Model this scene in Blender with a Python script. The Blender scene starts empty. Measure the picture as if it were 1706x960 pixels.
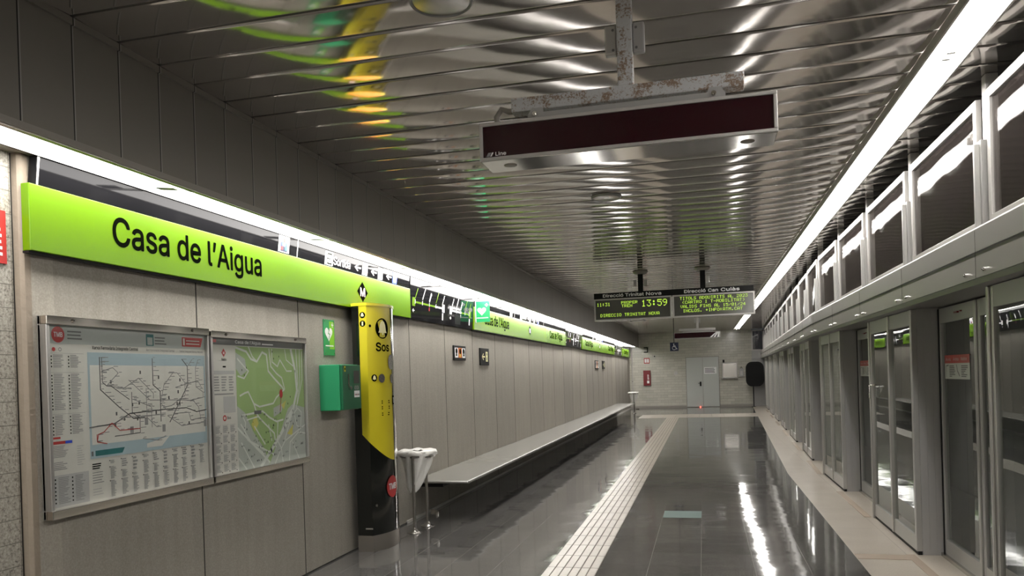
import bpy, math, random
from mathutils import Vector, Matrix

# ------------------------------------------------------------------ camera
scene = bpy.context.scene
COL = scene.collection
F_PX, CY, YAW, PIT, ROLL, CAM_H = 1277., 634., -.2458, -.0046, -.031, 1.6
def cam_matrix():
    f = Vector((math.sin(YAW)*math.cos(PIT), math.cos(YAW)*math.cos(PIT), math.sin(PIT)))
    r = Vector((math.cos(YAW), -math.sin(YAW), 0)); u = r.cross(f)
    c, s = math.cos(ROLL), math.sin(ROLL)
    r2 = c*r + s*u; u2 = -s*r + c*u
    return Matrix(((r2.x, u2.x, -f.x, 0), (r2.y, u2.y, -f.y, 0), (r2.z, u2.z, -f.z, CAM_H), (0, 0, 0, 1)))
cam_d = bpy.data.cameras.new('camera'); cam = bpy.data.objects.new('camera', cam_d); COL.objects.link(cam)
cam.matrix_world = cam_matrix()
cam_d.sensor_width = 36; cam_d.lens = F_PX/1706*36; cam_d.shift_y = (CY-480)/1706
cam_d.clip_start = .02; cam_d.clip_end = 200
scene.camera = cam

# ------------------------------------------------------------------ light levels
world = bpy.data.worlds.new('world'); scene.world = world; world.use_nodes = True
world.node_tree.nodes['Background'].inputs[0].default_value = (.9, .95, 1, 1)
world.node_tree.nodes['Background'].inputs[1].default_value = 0.02
TUBE_LEFT = 9.0        # radiance of the soffit diffusers
TUBE_RIGHT = 30.0
REFL_GLOW = 4.5  # own glow of the ceiling-light reflectors, in place of tube light
scene.view_settings.view_transform = 'Standard'; scene.view_settings.look = 'None'
scene.view_settings.exposure = 1.15; scene.view_settings.gamma = 1; scene.view_settings.use_curve_mapping = False
scene.cycles.max_bounces = 10; scene.cycles.glossy_bounces = 6; scene.cycles.transparent_max_bounces = 12
scene.cycles.diffuse_bounces = 5
scene.cycles.use_denoising = True
scene.cycles.sample_clamp_indirect = 6
scene.cycles.caustics_reflective = True

# ------------------------------------------------------------------ dimensions
YE = 35.0; YB = -5.0; SC = .9615; ZC = 3.35
XW = -3.27; XU = -2.837; ZS = 2.79; ZU = 2.745        # lower left wall, upper left wall, soffit
PITCH = .2952; SLAT0 = 3.01
KY = 12.3; KS = .036                      # the platform edge bends away from here on
def koff(y): return max(0., y-KY)*KS
rnd = random.Random(4)

# ------------------------------------------------------------------ materials
def nodes_of(name):
    m = bpy.data.materials.new(name); m.use_nodes = True
    nt = m.node_tree; return m, nt, nt.nodes['Principled BSDF']
def setp(b, **k):
    for a, v in k.items():
        b.inputs[a.replace('_', ' ')].default_value = v
def mat(name, col, rough=.5, metal=0., spec=.5, emit=None, es=0., bump=0., bscale=40., coat=0.):
    m, nt, b = nodes_of(name)
    b.inputs['Base Color'].default_value = (*col, 1); b.inputs['Roughness'].default_value = rough
    b.inputs['Metallic'].default_value = metal; b.inputs['Specular IOR Level'].default_value = spec
    if coat: b.inputs['Coat Weight'].default_value = coat; b.inputs['Coat Roughness'].default_value = .05
    if emit: b.inputs['Emission Color'].default_value = (*emit, 1); b.inputs['Emission Strength'].default_value = es
    if bump:
        tc = nt.nodes.new('ShaderNodeTexCoord'); n = nt.nodes.new('ShaderNodeTexNoise'); n.inputs['Scale'].default_value = bscale
        bp = nt.nodes.new('ShaderNodeBump'); bp.inputs['Strength'].default_value = bump; bp.inputs['Distance'].default_value = .01
        nt.links.new(tc.outputs['Object'], n.inputs['Vector']); nt.links.new(n.outputs['Fac'], bp.inputs['Height'])
        nt.links.new(bp.outputs['Normal'], b.inputs['Normal'])
    return m
def N(nt, t, **k):
    n = nt.nodes.new(t)
    for a, v in k.items():
        if a in ('operation', 'blend_type', 'data_type', 'feature', 'distance', 'noise_dimensions'): setattr(n, a, v)
    return n
def math_n(nt, op, a, b=None, clamp=False):
    n = nt.nodes.new('ShaderNodeMath'); n.operation = op; n.use_clamp = clamp
    for i, v in enumerate((a, b)):
        if v is None: continue
        if isinstance(v, (int, float)): n.inputs[i].default_value = v
        else: nt.links.new(v, n.inputs[i])
    return n.outputs[0]
def noise(nt, vec, scale, detail=3, rough=.5):
    n = nt.nodes.new('ShaderNodeTexNoise'); n.inputs['Scale'].default_value = scale; n.inputs['Detail'].default_value = detail
    n.inputs['Roughness'].default_value = rough
    nt.links.new(vec, n.inputs['Vector']); return n.outputs['Fac']
def ramp(nt, fac, stops):
    r = nt.nodes.new('ShaderNodeValToRGB'); e = r.color_ramp.elements
    while len(e) < len(stops): e.new(.5)
    for i, (p, c) in enumerate(stops): e[i].position = p; e[i].color = (*c, 1)
    nt.links.new(fac, r.inputs['Fac']); return r.outputs['Color']
def mixc(nt, fac, a, b, mode='MIX'):
    n = nt.nodes.new('ShaderNodeMix'); n.data_type = 'RGBA'; n.blend_type = mode
    for i, v in ((0, fac), (6, a), (7, b)):
        if isinstance(v, (int, float)): n.inputs[i].default_value = v
        elif isinstance(v, tuple): n.inputs[i].default_value = (*v, 1)
        else: nt.links.new(v, n.inputs[i])
    return n.outputs[2]
def pos(nt):
    g = nt.nodes.new('ShaderNodeNewGeometry'); return g.outputs['Position']
def xyz(nt, v):
    s = nt.nodes.new('ShaderNodeSeparateXYZ'); nt.links.new(v, s.inputs[0]); return s.outputs
def bumpn(nt, b, h, strength, dist=.01):
    bp = nt.nodes.new('ShaderNodeBump'); bp.inputs['Strength'].default_value = strength; bp.inputs['Distance'].default_value = dist
    nt.links.new(h, bp.inputs['Height']); nt.links.new(bp.outputs['Normal'], b.inputs['Normal'])
def line_mask(nt, coord, start, pitch, width):
    # 1 on thin lines at start + k*pitch
    t = math_n(nt, 'SUBTRACT', coord, start - 1000*pitch)
    t = math_n(nt, 'DIVIDE', t, pitch); t = math_n(nt, 'ADD', t, .5); t = math_n(nt, 'FRACT', t)
    t = math_n(nt, 'SUBTRACT', t, .5); t = math_n(nt, 'ABSOLUTE', t)
    return math_n(nt, 'LESS_THAN', t, width/2/pitch)
def cell_val(nt, coord, start, pitch):
    t = math_n(nt, 'SUBTRACT', coord, start - 1000*pitch); t = math_n(nt, 'DIVIDE', t, pitch); return math_n(nt, 'FLOOR', t)
def comb(nt, a, b, c=0.):
    n = nt.nodes.new('ShaderNodeCombineXYZ')
    for i, v in enumerate((a, b, c)):
        if isinstance(v, (int, float)): n.inputs[i].default_value = v
        else: nt.links.new(v, n.inputs[i])
    return n.outputs[0]
def white(nt, vec):
    n = nt.nodes.new('ShaderNodeTexWhiteNoise'); nt.links.new(vec, n.inputs['Vector']); return n.outputs['Value']
def grout(nt, coords, cols):
    m = None
    for c in coords: m = c if m is None else math_n(nt, 'MAXIMUM', m, c)
    return m

def m_concrete():
    m, nt, b = nodes_of('cast_concrete_panel'); p = pos(nt); s = xyz(nt, p)
    big = noise(nt, p, 1.3, 4, .6); fine = noise(nt, p, 90, 4, .7)
    stretched = noise(nt, comb(nt, s[0], math_n(nt, 'MULTIPLY', s[1], 14.), math_n(nt, 'MULTIPLY', s[2], 1.2)), 1., 3)
    c = ramp(nt, big, [(.3, (.27, .25, .215)), (.7, (.35, .325, .28))])
    c = mixc(nt, .55, c, ramp(nt, fine, [(.3, (.22, .20, .17)), (.5, (.33, .31, .265)), (.72, (.50, .47, .41))]))
    c = mixc(nt, .25, c, ramp(nt, stretched, [(.3, (.24, .225, .19)), (.7, (.38, .355, .31))]))
    cell = white(nt, comb(nt, cell_val(nt, s[1], 5.77-.0, 1.237), 3., 0.))
    c = mixc(nt, 1., c, ramp(nt, cell, [(0, (.90, .90, .90)), (1, (1.06, 1.05, 1.04))]), 'MULTIPLY')
    nt.links.new(c, b.inputs['Base Color']); b.inputs['Roughness'].default_value = .62; b.inputs['Specular IOR Level'].default_value = .35
    bumpn(nt, b, fine, .25, .004); return m
def m_ceiling():
    m, nt, b = nodes_of('polished_metal_ceiling_slat'); p = pos(nt); s = xyz(nt, p)
    b.inputs['Metallic'].default_value = .80
    v = white(nt, comb(nt, cell_val(nt, s[1], SLAT0, PITCH), 7., 0.))
    c = ramp(nt, v, [(0, (.475, .445, .42)), (1, (.545, .512, .485))])
    nt.links.new(c, b.inputs['Base Color']); b.inputs['Roughness'].default_value = .085
    # gentle oil-canning of the long thin sheets
    w = noise(nt, comb(nt, math_n(nt, 'MULTIPLY', s[0], 1.1), math_n(nt, 'MULTIPLY', cell_val(nt, s[1], SLAT0, PITCH), 3.7), 0.), 1., 2)
    w2 = noise(nt, comb(nt, math_n(nt, 'MULTIPLY', s[0], 2.6), math_n(nt, 'MULTIPLY', s[1], 3.2), 0.), 1., 1)
    h = math_n(nt, 'ADD', math_n(nt, 'MULTIPLY', w, 1.), math_n(nt, 'MULTIPLY', w2, .35))
    bumpn(nt, b, h, .3, .022); return m
def m_upper():
    m, nt, b = nodes_of('dark_painted_metal_cladding'); p = pos(nt); s = xyz(nt, p)
    v = white(nt, comb(nt, cell_val(nt, s[1], SLAT0, PITCH), 1., 0.))
    c = ramp(nt, v, [(0, (.20, .187, .165)), (1, (.225, .21, .187))])
    ln = line_mask(nt, s[1], SLAT0, PITCH, .007); c = mixc(nt, ln, c, (.012, .012, .012))
    ln2 = line_mask(nt, s[1], SLAT0+.008, PITCH, .007); c = mixc(nt, ln2, c, (.34, .33, .31))
    nt.links.new(c, b.inputs['Base Color']); b.inputs['Metallic'].default_value = .35; b.inputs['Roughness'].default_value = .42
    return m
def m_floor():
    m, nt, b = nodes_of('polished_dark_granite_tiles'); p = pos(nt); s = xyz(nt, p)
    fine = noise(nt, p, 120, 3, .8); mid = noise(nt, p, 9, 3)
    c = ramp(nt, fine, [(.3, (.04, .038, .036)), (.52, (.105, .10, .094)), (.72, (.29, .28, .26))])
    c = mixc(nt, .35, c, ramp(nt, mid, [(.3, (.055, .055, .054)), (.7, (.12, .117, .11))]))
    cell = white(nt, comb(nt, cell_val(nt, s[0], -.49, .42), cell_val(nt, s[1], 8.57, .42), 0.))
    c = mixc(nt, 1., c, ramp(nt, cell, [(0, (.85, .85, .85)), (1, (1.12, 1.12, 1.12))]), 'MULTIPLY')
    lx = line_mask(nt, s[0], -.49, .42, .0035); ly = line_mask(nt, s[1], 8.57, .42, .0025)
    c = mixc(nt, math_n(nt, 'MULTIPLY', lx, .5), c, (.33, .31, .28)); c = mixc(nt, math_n(nt, 'MULTIPLY', ly, .35), c, (.2, .19, .17))
    nt.links.new(c, b.inputs['Base Color'])
    r = math_n(nt, 'ADD', .02, math_n(nt, 'MULTIPLY', noise(nt, p, 3, 3), .09))
    nt.links.new(r, b.inputs['Roughness']); b.inputs['Specular IOR Level'].default_value = .62
    tilt = white(nt, comb(nt, cell_val(nt, s[0], -.49, .42), cell_val(nt, s[1], 8.57, .42), 5.))
    fy = math_n(nt, 'FRACT', math_n(nt, 'DIVIDE', math_n(nt, 'SUBTRACT', s[1], 8.57-420.), .42))
    h = math_n(nt, 'MULTIPLY', fy, math_n(nt, 'SUBTRACT', tilt, .5))
    h = math_n(nt, 'ADD', h, math_n(nt, 'MULTIPLY', noise(nt, comb(nt, s[0], math_n(nt, 'MULTIPLY', s[1], 1.6), 0.), 1.6, 2), .7))
    bumpn(nt, b, h, .4, .009); return m
def m_cream(tac=False):
    m, nt, b = nodes_of('ribbed_cream_guiding_tiles' if tac else 'cream_stone_paving'); p = pos(nt); s = xyz(nt, p)
    fine = noise(nt, p, 70, 3, .7); mid = noise(nt, p, 2.5, 3)
    c = ramp(nt, fine, [(.3, (.34, .30, .255)), (.7, (.49, .445, .38))])
    c = mixc(nt, .4, c, ramp(nt, mid, [(.35, (.36, .315, .265)), (.65, (.48, .435, .37))]))
    if tac:
        ly = line_mask(nt, s[1], 6.26, .42, .008)
        c = mixc(nt, ly, c, (.16, .135, .11))
    else:
        ly = line_mask(nt, s[1], 7.06, 1.09, .008); lx = line_mask(nt, s[0], 1.19+.42, 4., .007)
        mk = math_n(nt, 'MAXIMUM', ly, lx); c = mixc(nt, math_n(nt, 'MULTIPLY', mk, .75), c, (.2, .17, .14))
    nt.links.new(c, b.inputs['Base Color']); b.inputs['Roughness'].default_value = .28 if not tac else .3
    bumpn(nt, b, fine, .1, .003); return m
def m_glazed():
    m, nt, b = nodes_of('glazed_pale_wall_tiles'); p = pos(nt); s = xyz(nt, p)
    row = cell_val(nt, s[2], 0., .115); sh = math_n(nt, 'MULTIPLY', math_n(nt, 'MODULO', row, 2.), .16)
    x2 = math_n(nt, 'ADD', s[0], sh)
    lz = line_mask(nt, s[2], 0., .115, .008); lx = line_mask(nt, x2, 0., .32, .006); mk = math_n(nt, 'MAXIMUM', lz, lx)
    cv = white(nt, comb(nt, cell_val(nt, x2, 0., .32), row, 0.))
    c = ramp(nt, cv, [(0, (.46, .45, .385)), (1, (.58, .565, .49))]); c = mixc(nt, .3, c, ramp(nt, noise(nt, p, 25, 3), [(.3, (.42, .40, .34)), (.7, (.6, .58, .51))]))
    c = mixc(nt, math_n(nt, 'MULTIPLY', mk, .6), c, (.2, .19, .16)); nt.links.new(c, b.inputs['Base Color'])
    b.inputs['Roughness'].default_value = .16
    h = math_n(nt, 'SUBTRACT', math_n(nt, 'ADD', cv, math_n(nt, 'MULTIPLY', noise(nt, p, 9, 2), 1.3)), mk); bumpn(nt, b, h, .4, .006); return m
def m_granite():
    m, nt, b = nodes_of('speckled_granite_wall_tiles'); p = pos(nt); s = xyz(nt, p)
    f = noise(nt, p, 75, 4, .8); c = ramp(nt, f, [(.34, (.07, .065, .055)), (.45, (.30, .28, .235)), (.6, (.42, .40, .35)), (.75, (.6, .58, .52))])
    lz = line_mask(nt, s[2], 0.045, .116, .004); ly = line_mask(nt, s[1], 3.09-.004, .43, .004)
    c = mixc(nt, math_n(nt, 'MULTIPLY', math_n(nt, 'MAXIMUM', lz, ly), .8), c, (.08, .075, .06)); nt.links.new(c, b.inputs['Base Color'])
    b.inputs['Roughness'].default_value = .3; return m
def m_rusty():
    m, nt, b = nodes_of('galvanised_steel_with_rust'); tc = N(nt, 'ShaderNodeTexCoord').outputs['Object']
    a = noise(nt, tc, 9, 5, .75); f = noise(nt, tc, 95, 4, .7)
    k = math_n(nt, 'MULTIPLY', math_n(nt, 'ADD', a, math_n(nt, 'MULTIPLY', f, .8)), .62)
    c = ramp(nt, k, [(.0, (.56, .57, .58)), (.55, (.50, .51, .52)), (.61, (.26, .19, .14)), (.75, (.16, .10, .065))])
    nt.links.new(c, b.inputs['Base Color']); b.inputs['Roughness'].default_value = .5; b.inputs['Metallic'].default_value = .2
    bumpn(nt, b, f, .3, .003); return m
def m_glass(name, tint, refl, rough=.015, wob=.0, lift=0., lift_col=(.3, .27, .25)):
    m = bpy.data.materials.new(name); m.use_nodes = True; nt = m.node_tree; nt.nodes.clear()
    out = nt.nodes.new('ShaderNodeOutputMaterial'); tr = nt.nodes.new('ShaderNodeBsdfTransparent'); tr.inputs[0].default_value = (*[c**.5 for c in tint], 1)
    gl = nt.nodes.new('ShaderNodeBsdfGlossy'); gl.inputs['Roughness'].default_value = rough; gl.inputs[0].default_value = (.95, .97, .95, 1)
    lw = nt.nodes.new('ShaderNodeFresnel'); lw.inputs['IOR'].default_value = refl
    g2 = nt.nodes.new('ShaderNodeNewGeometry'); nb = math_n(nt, 'SUBTRACT', 1., g2.outputs['Backfacing']); fa = math_n(nt, 'MULTIPLY', lw.outputs[0], nb, True)
    mx = nt.nodes.new('ShaderNodeMixShader'); nt.links.new(fa, mx.inputs[0]); nt.links.new(tr.outputs[0], mx.inputs[1]); nt.links.new(gl.outputs[0], mx.inputs[2])
    nt.links.new(mx.outputs[0], out.inputs[0])
    if lift:
        df = nt.nodes.new('ShaderNodeBsdfDiffuse'); df.inputs[0].default_value = (*lift_col, 1)  # diffuse tone lifting dark panes, standing in for reflected light
        m2 = nt.nodes.new('ShaderNodeMixShader'); m2.inputs[0].default_value = lift
        nt.links.new(mx.outputs[0], m2.inputs[1]); nt.links.new(df.outputs[0], m2.inputs[2]); nt.links.new(m2.outputs[0], out.inputs[0])
    if wob:
        p = pos(nt); n = nt.nodes.new('ShaderNodeTexNoise'); n.inputs['Scale'].default_value = 1.7; n.inputs['Detail'].default_value = 1; nt.links.new(p, n.inputs['Vector'])
        bp = nt.nodes.new('ShaderNodeBump'); bp.inputs['Strength'].default_value = wob; bp.inputs['Distance'].default_value = .02
        nt.links.new(n.outputs['Fac'], bp.inputs['Height']); nt.links.new(bp.outputs[0], gl.inputs['Normal']); nt.links.new(bp.outputs[0], lw.inputs['Normal'])
    return m
def m_emit(name, col, s):
    m = bpy.data.materials.new(name); m.use_nodes = True; nt = m.node_tree; nt.nodes.clear()
    o = nt.nodes.new('ShaderNodeOutputMaterial'); e = nt.nodes.new('ShaderNodeEmission'); e.inputs[0].default_value = (*col, 1); e.inputs[1].default_value = s
    nt.links.new(e.outputs[0], o.inputs[0]); return m

M = dict(
    concrete=m_concrete(), ceiling=m_ceiling(), upper=m_upper(), floor=m_floor(), cream=m_cream(), tactile=m_cream(True),
    glazed=m_glazed(), granite=m_granite(), rusty=m_rusty(),
    groove=mat('dark_rib_groove', (.17, .145, .12), .6), tan=mat('brown_stone_strip', (.30, .235, .175), .45, bump=.1),
    edge=mat('worn_concrete_edge', (.26, .215, .165), .7, bump=.5, bscale=30), joint=mat('dark_joint', (.02, .018, .015), .8),
    cove=mat('light_metal_cove', (.6, .58, .54), .4, .1), dark=mat('tunnel_black', (.018, .018, .018), .9),
    tunnel=mat('tunnel_concrete', (.06, .058, .055), .9, bump=.3, bscale=6),
    green=mat('line_green_panel', (.098, .205, .002), .25, spec=.2), black=mat('glossy_black_panel', (.008, .008, .009), .05, spec=.10),
    mblack=mat('matt_black', (.006, .006, .006), .55, spec=.2), ink=mat('black_ink', (.003, .004, .002), .7, spec=.0), whitep=mat('white_print', (.85, .85, .85), .35),
    grey_ink=mat('grey_print', (.13, .13, .13), .5), mid_ink=mat('mid_grey_print', (.28, .28, .28), .5), lgrey=mat('pale_grey_print', (.46, .46, .45), .45),
    red=mat('red_print', (.42, .03, .028), .4), darkred=mat('dark_red_enamel', (.17, .006, .01), .3), blue=mat('blue_print', (.03, .07, .55), .4),
    navy=mat('navy_sign', (.01, .015, .05), .3), teal=mat('teal_print', (.02, .14, .14), .4), orange=mat('orange_print', (.75, .22, .04), .4),
    paper=mat('map_paper', (.62, .61, .56), .35), header=mat('blue_grey_map_header', (.40, .43, .41), .35), sea=mat('pale_blue_sea', (.36, .46, .50), .4),
    mapgreen=mat('map_park_green', (.30, .43, .17), .4), mapgrey=mat('map_block_grey', (.42, .45, .41), .4), mapyel=mat('map_yellow', (.55, .52, .12), .4),
    road=mat('map_road', (.62, .65, .60), .4),
    chrome=mat('polished_steel', (.72, .70, .67), .09, 1.), steel=mat('brushed_steel', (.50, .48, .45), .27, 1.), alu=mat('satin_aluminium', (.50, .49, .47), .34, .85),
    psd=mat('grey_painted_metal', (.37, .365, .36), .36, .25), psdl=mat('light_grey_painted_metal', (.42, .415, .40), .3, .45),
    fascia=mat('fascia_grey_metal', (.36, .345, .33), .30, .4), wframe=mat('pale_grey_window_frame', (.50, .485, .465), .35, .3),
    lip=mat('grey_fascia_lip', (.26, .26, .25), .35, .5),
    seat=mat('grey_stone_seat', (.24, .235, .21), .24, spec=.6, bump=.1, bscale=8), trimg=mat('grey_trim', (.30, .28, .25), .5, .3),
    yellow=mat('yellow_enamel', (.58, .50, .02), .28, coat=.15), pblack=mat('glossy_black_enamel', (.006, .007, .006), .13, coat=.4),
    sgreen=mat('safety_green_enamel', (.02, .25, .105), .35), dgreen=mat('dark_green_enamel', (.008, .11, .045), .35), safe=mat('safety_sign_green', (.01, .28, .09), .3),
    lime=mat('lime_print', (.22, .55, .03), .4), bag=mat('white_plastic_bag', (.75, .74, .70), .38, bump=.9, bscale=22),
    ledglass=mat('dark_red_display_window', (.018, .0, .003), .12), lcd=mat('dark_display_window', (.09, .09, .08), .16),
    cream_p=mat('cream_print', (.85, .80, .45), .4), doorg=mat('pale_grey_door_paint', (.50, .52, .49), .3), bluet=mat('pale_blue_green_tile', (.25, .33, .32), .2),
    glass=m_glass('door_glass', (.62, .66, .64), 1.75, .01, .05, .05, (.25, .26, .25)), wglass=m_glass('window_glass', (.42, .40, .40), 2.3, .02, .2, .05, (.32, .27, .25)),
    acrylic=m_glass('clear_map_cover', (.97, .98, .97), 1.35, .02, .1),
    dulled=mat('glass_dulled_notice_paper', (.55, .57, .53), .4), dulled_red=mat('glass_dulled_notice_red', (.42, .05, .04), .4),  # notice colours dulled to stand in for dimming by the door glass
    satin=mat('satin_steel', (.36, .335, .30), .36, .9),
    reflector=mat('glowing_white_reflector', (.8, .8, .78), .5, emit=(1, .965, .925), es=REFL_GLOW),
    tubeL=m_emit('soffit_tube_light', (1, .965, .925), TUBE_LEFT), tubeR=m_emit('ceiling_tube_light', (1, .965, .925), TUBE_RIGHT),
    led=m_emit('yellow_green_led', (.52, .85, .07), .62), red_emit=m_emit('red_glow', (1, .12, .08), 1.6),
)

# ------------------------------------------------------------------ mesh builder
class MB:
    def __init__(s): s.v = []; s.f = []; s.m = []; s.sm = []
    def add(s, vs, fs, m=0, smooth=False):
        b = len(s.v); s.v += [tuple(v) for v in vs]
        for f in fs: s.f.append(tuple(b+i for i in f)); s.m.append(m); s.sm.append(smooth)
    def box(s, x0, x1, y0, y1, z0, z1, m=0):
        vs = [(x, y, z) for x in (x0, x1) for y in (y0, y1) for z in (z0, z1)]
        s.add(vs, [(0, 1, 3, 2), (4, 6, 7, 5), (0, 4, 5, 1), (2, 3, 7, 6), (0, 2, 6, 4), (1, 5, 7, 3)], m); return s
    def prism(s, fr, pts, d0, d1, m=0):
        # fr = function (u, v, d) -> xyz ; pts counter-clockwise seen from +d
        n = len(pts); vs = [fr(u, v, d0) for u, v in pts] + [fr(u, v, d1) for u, v in pts]
        fs = [tuple(range(n, 2*n)), tuple(range(n-1, -1, -1))] + [(i, (i+1) % n, n+(i+1) % n, n+i) for i in range(n)]
        s.add(vs, fs, m); return s
    def flat(s, fr, pts, d, m=0): s.add([fr(u, v, d) for u, v in pts], [tuple(range(len(pts)))], m); return s
    def rect(s, fr, u0, v0, u1, v1, d, m=0): return s.flat(fr, [(u0, v0), (u1, v0), (u1, v1), (u0, v1)], d, m)
    def slab(s, fr, u0, v0, u1, v1, d0, d1, m=0): return s.prism(fr, [(u0, v0), (u1, v0), (u1, v1), (u0, v1)], d0, d1, m)
    def disc(s, fr, u, v, r, d, m=0, n=24, ry=None, d0=None):
        ry = ry or r; pts = [(u+r*math.cos(2*math.pi*i/n), v+ry*math.sin(2*math.pi*i/n)) for i in range(n)]
        if d0 is None: return s.flat(fr, pts, d, m)
        return s.prism(fr, pts, d0, d, m)
    def ring(s, fr, u, v, r0, r1, d, m=0, n=28, asp=1.):
        vs = []
        for i in range(n):
            c, q = math.cos(2*math.pi*i/n), math.sin(2*math.pi*i/n); vs += [fr(u+r0*c*asp, v+r0*q, d), fr(u+r1*c*asp, v+r1*q, d)]
        s.add(vs, [(2*i, 2*i+1, (2*i+3) % (2*n), (2*i+2) % (2*n)) for i in range(n)], m); return s
    def stroke(s, fr, pts, w, d, m=0):
        for (a, b), (c, e) in zip(pts[:-1], pts[1:]):
            L = math.hypot(c-a, e-b)
            if L < 1e-6: continue
            dx, dy = (c-a)/L*w/2, (e-b)/L*w/2
            s.flat(fr, [(a-dx*.6+dy, b-dy*.6-dx), (c+dx*.6+dy, e+dy*.6-dx), (c+dx*.6-dy, e+dy*.6+dx), (a-dx*.6-dy, b-dy*.6+dx)], d, m)
        return s
    def tube(s, path, r, n=10, m=0, cap=True, smooth=True):
        path = [Vector(p) for p in path]; rs = r if isinstance(r, (list, tuple)) else [r]*len(path); vs = []
        up = None
        for i, p in enumerate(path):
            t = (path[min(i+1, len(path)-1)]-path[max(i-1, 0)]).normalized()
            if up is None: up = Vector((0, 0, 1)) if abs(t.z) < .9 else Vector((1, 0, 0))
            a = t.cross(up).normalized(); up = a.cross(t).normalized()
            for k in range(n):
                q = 2*math.pi*k/n; vs.append(p + a*rs[i]*math.cos(q) + up*rs[i]*math.sin(q))
        fs = [(i*n+k, i*n+(k+1) % n, (i+1)*n+(k+1) % n, (i+1)*n+k) for i in range(len(path)-1) for k in range(n)]
        s.add(vs, fs, m, smooth)
        if cap:
            s.add([vs[k] for k in range(n)], [tuple(range(n))], m); s.add([vs[(len(path)-1)*n+k] for k in range(n)], [tuple(reversed(range(n)))], m)
        return s
    def lathe(s, cx, cy, prof, n=32, m=0):
        vs = [(cx+r*math.cos(2*math.pi*k/n), cy+r*math.sin(2*math.pi*k/n), z) for r, z in prof for k in range(n)]
        s.add(vs, [(i*n+k, i*n+(k+1) % n, (i+1)*n+(k+1) % n, (i+1)*n+k) for i in range(len(prof)-1) for k in range(n)], m, True); return s
    def sweep(s, prof, path, m=0, closed=True, ms=None):
        # prof: (x, z) points, path: (dx, y)
        k = len(prof); vs = [(x+dx, y, z) for dx, y in path for x, z in prof]
        rng = k if closed else k-1
        for i in range(len(path)-1):
            for j in range(rng):
                a = i*k+j; b_ = i*k+(j+1) % k
                s.f.append(tuple(len(s.v)+q for q in (a, b_, b_+k, a+k))); s.m.append(ms[j] if ms else m); s.sm.append(False)
        base = len(s.v); s.v += vs
        if closed:
            s.f.append(tuple(base+j for j in range(k))); s.m.append(m); s.sm.append(False)
            s.f.append(tuple(base+(len(path)-1)*k+j for j in reversed(range(k)))); s.m.append(m); s.sm.append(False)
        return s
    def build(s, name, mats, parent=None, local=False, bevel=0., seg=2):
        off = Vector((0, 0, 0)); p = parent
        while p is not None and not local: off += p.location; p = p.parent
        me = bpy.data.meshes.new(name); me.from_pydata([(v[0]-off.x, v[1]-off.y, v[2]-off.z) for v in s.v], [], s.f)
        for mm in (mats if isinstance(mats, (list, tuple)) else [mats]): me.materials.append(M[mm] if isinstance(mm, str) else mm)
        for i, pl in enumerate(me.polygons): pl.material_index = s.m[i]; pl.use_smooth = s.sm[i]
        o = bpy.data.objects.new(name, me); COL.objects.link(o)
        if parent: o.parent = parent
        if bevel:
            b = o.modifiers.new('bevel', 'BEVEL'); b.width = bevel; b.segments = seg; b.limit_method = 'ANGLE'; b.angle_limit = .6
        return o
    def fix(s):   # consistent normals
        return s
def box_mb(*a): return MB().box(*a)
def tag(o, label=None, cat=None, group=None, kind=None):
    if label: o['label'] = label
    if cat: o['category'] = cat
    if group: o['group'] = group
    if kind: o['kind'] = kind
    return o
def thing(name, loc, label, cat, group=None, rz=0.):
    o = bpy.data.objects.new(name, None); o.empty_display_size = .05; COL.objects.link(o); o.location = loc; o.rotation_euler = (0, 0, rz)
    return tag(o, label, cat, group)
def copy_tree(o, parent=None):
    c = o.copy(); COL.objects.link(c); c.parent = parent
    for ch in list(o.children): copy_tree(ch, c)
    return c
def struct(o): o['kind'] = 'structure'; return o
# frames: (u, v, depth out of the surface)
def left(X): return lambda u, v, d: (X+d, u, v)              # on the left wall, u = +Y
def facing(Y): return lambda u, v, d: (u, Y-d, v)            # faces the camera, u = +X
def rightf(X, y0=0.): return lambda u, v, d: (X-d, y0-u, v)  # on the right wall, u = -Y

# text
_tc = {}
try:
    SANS = bpy.data.fonts.load(bpy.utils.system_resource('DATAFILES', path='fonts') + '/Inter.woff2')
except Exception:
    SANS = None
def text_geo(s, bold=0.):
    k = (s, bold)
    if k not in _tc:
        c = bpy.data.curves.new('tmp', 'FONT'); c.body = s; c.font = SANS or c.font; c.resolution_u = 3; c.offset = bold
        o = bpy.data.objects.new('tmp', c); COL.objects.link(o); bpy.context.view_layer.update()
        me = o.to_mesh(); vs = [(v.co.x, v.co.y) for v in me.vertices]; fs = [tuple(p.vertices) for p in me.polygons]
        o.to_mesh_clear(); bpy.data.objects.remove(o); bpy.data.curves.remove(c); _tc[k] = (vs, fs)
    return _tc[k]
CAPH = max(v[1] for v in text_geo('H')[0])
def text(mb, fr, s, u0, u1, base, cap, d, m=0, bold=0., slope=0.):
    if bold:
        e = cap*bold*1.3
        for i, (a_, b_) in enumerate(((0, 0), (e, 0), (-e, 0), (0, e), (0, -e), (e*.7, e*.7), (-e*.7, -e*.7), (e*.7, -e*.7), (-e*.7, e*.7))):
            text(mb, fr, s, u0+a_, u1+a_, base+b_, cap, d+.00004*i, m, 0., slope)
        return
    vs, fs = text_geo(s, 0.)
    if not vs: return
    a, b = min(v[0] for v in vs), max(v[0] for v in vs); k = (u1-u0)/(b-a); ky = cap/CAPH
    mb.add([fr(u0+(x-a)*k, base+y*ky+(x-a)*k*slope, d) for x, y in vs], fs, m)
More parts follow.
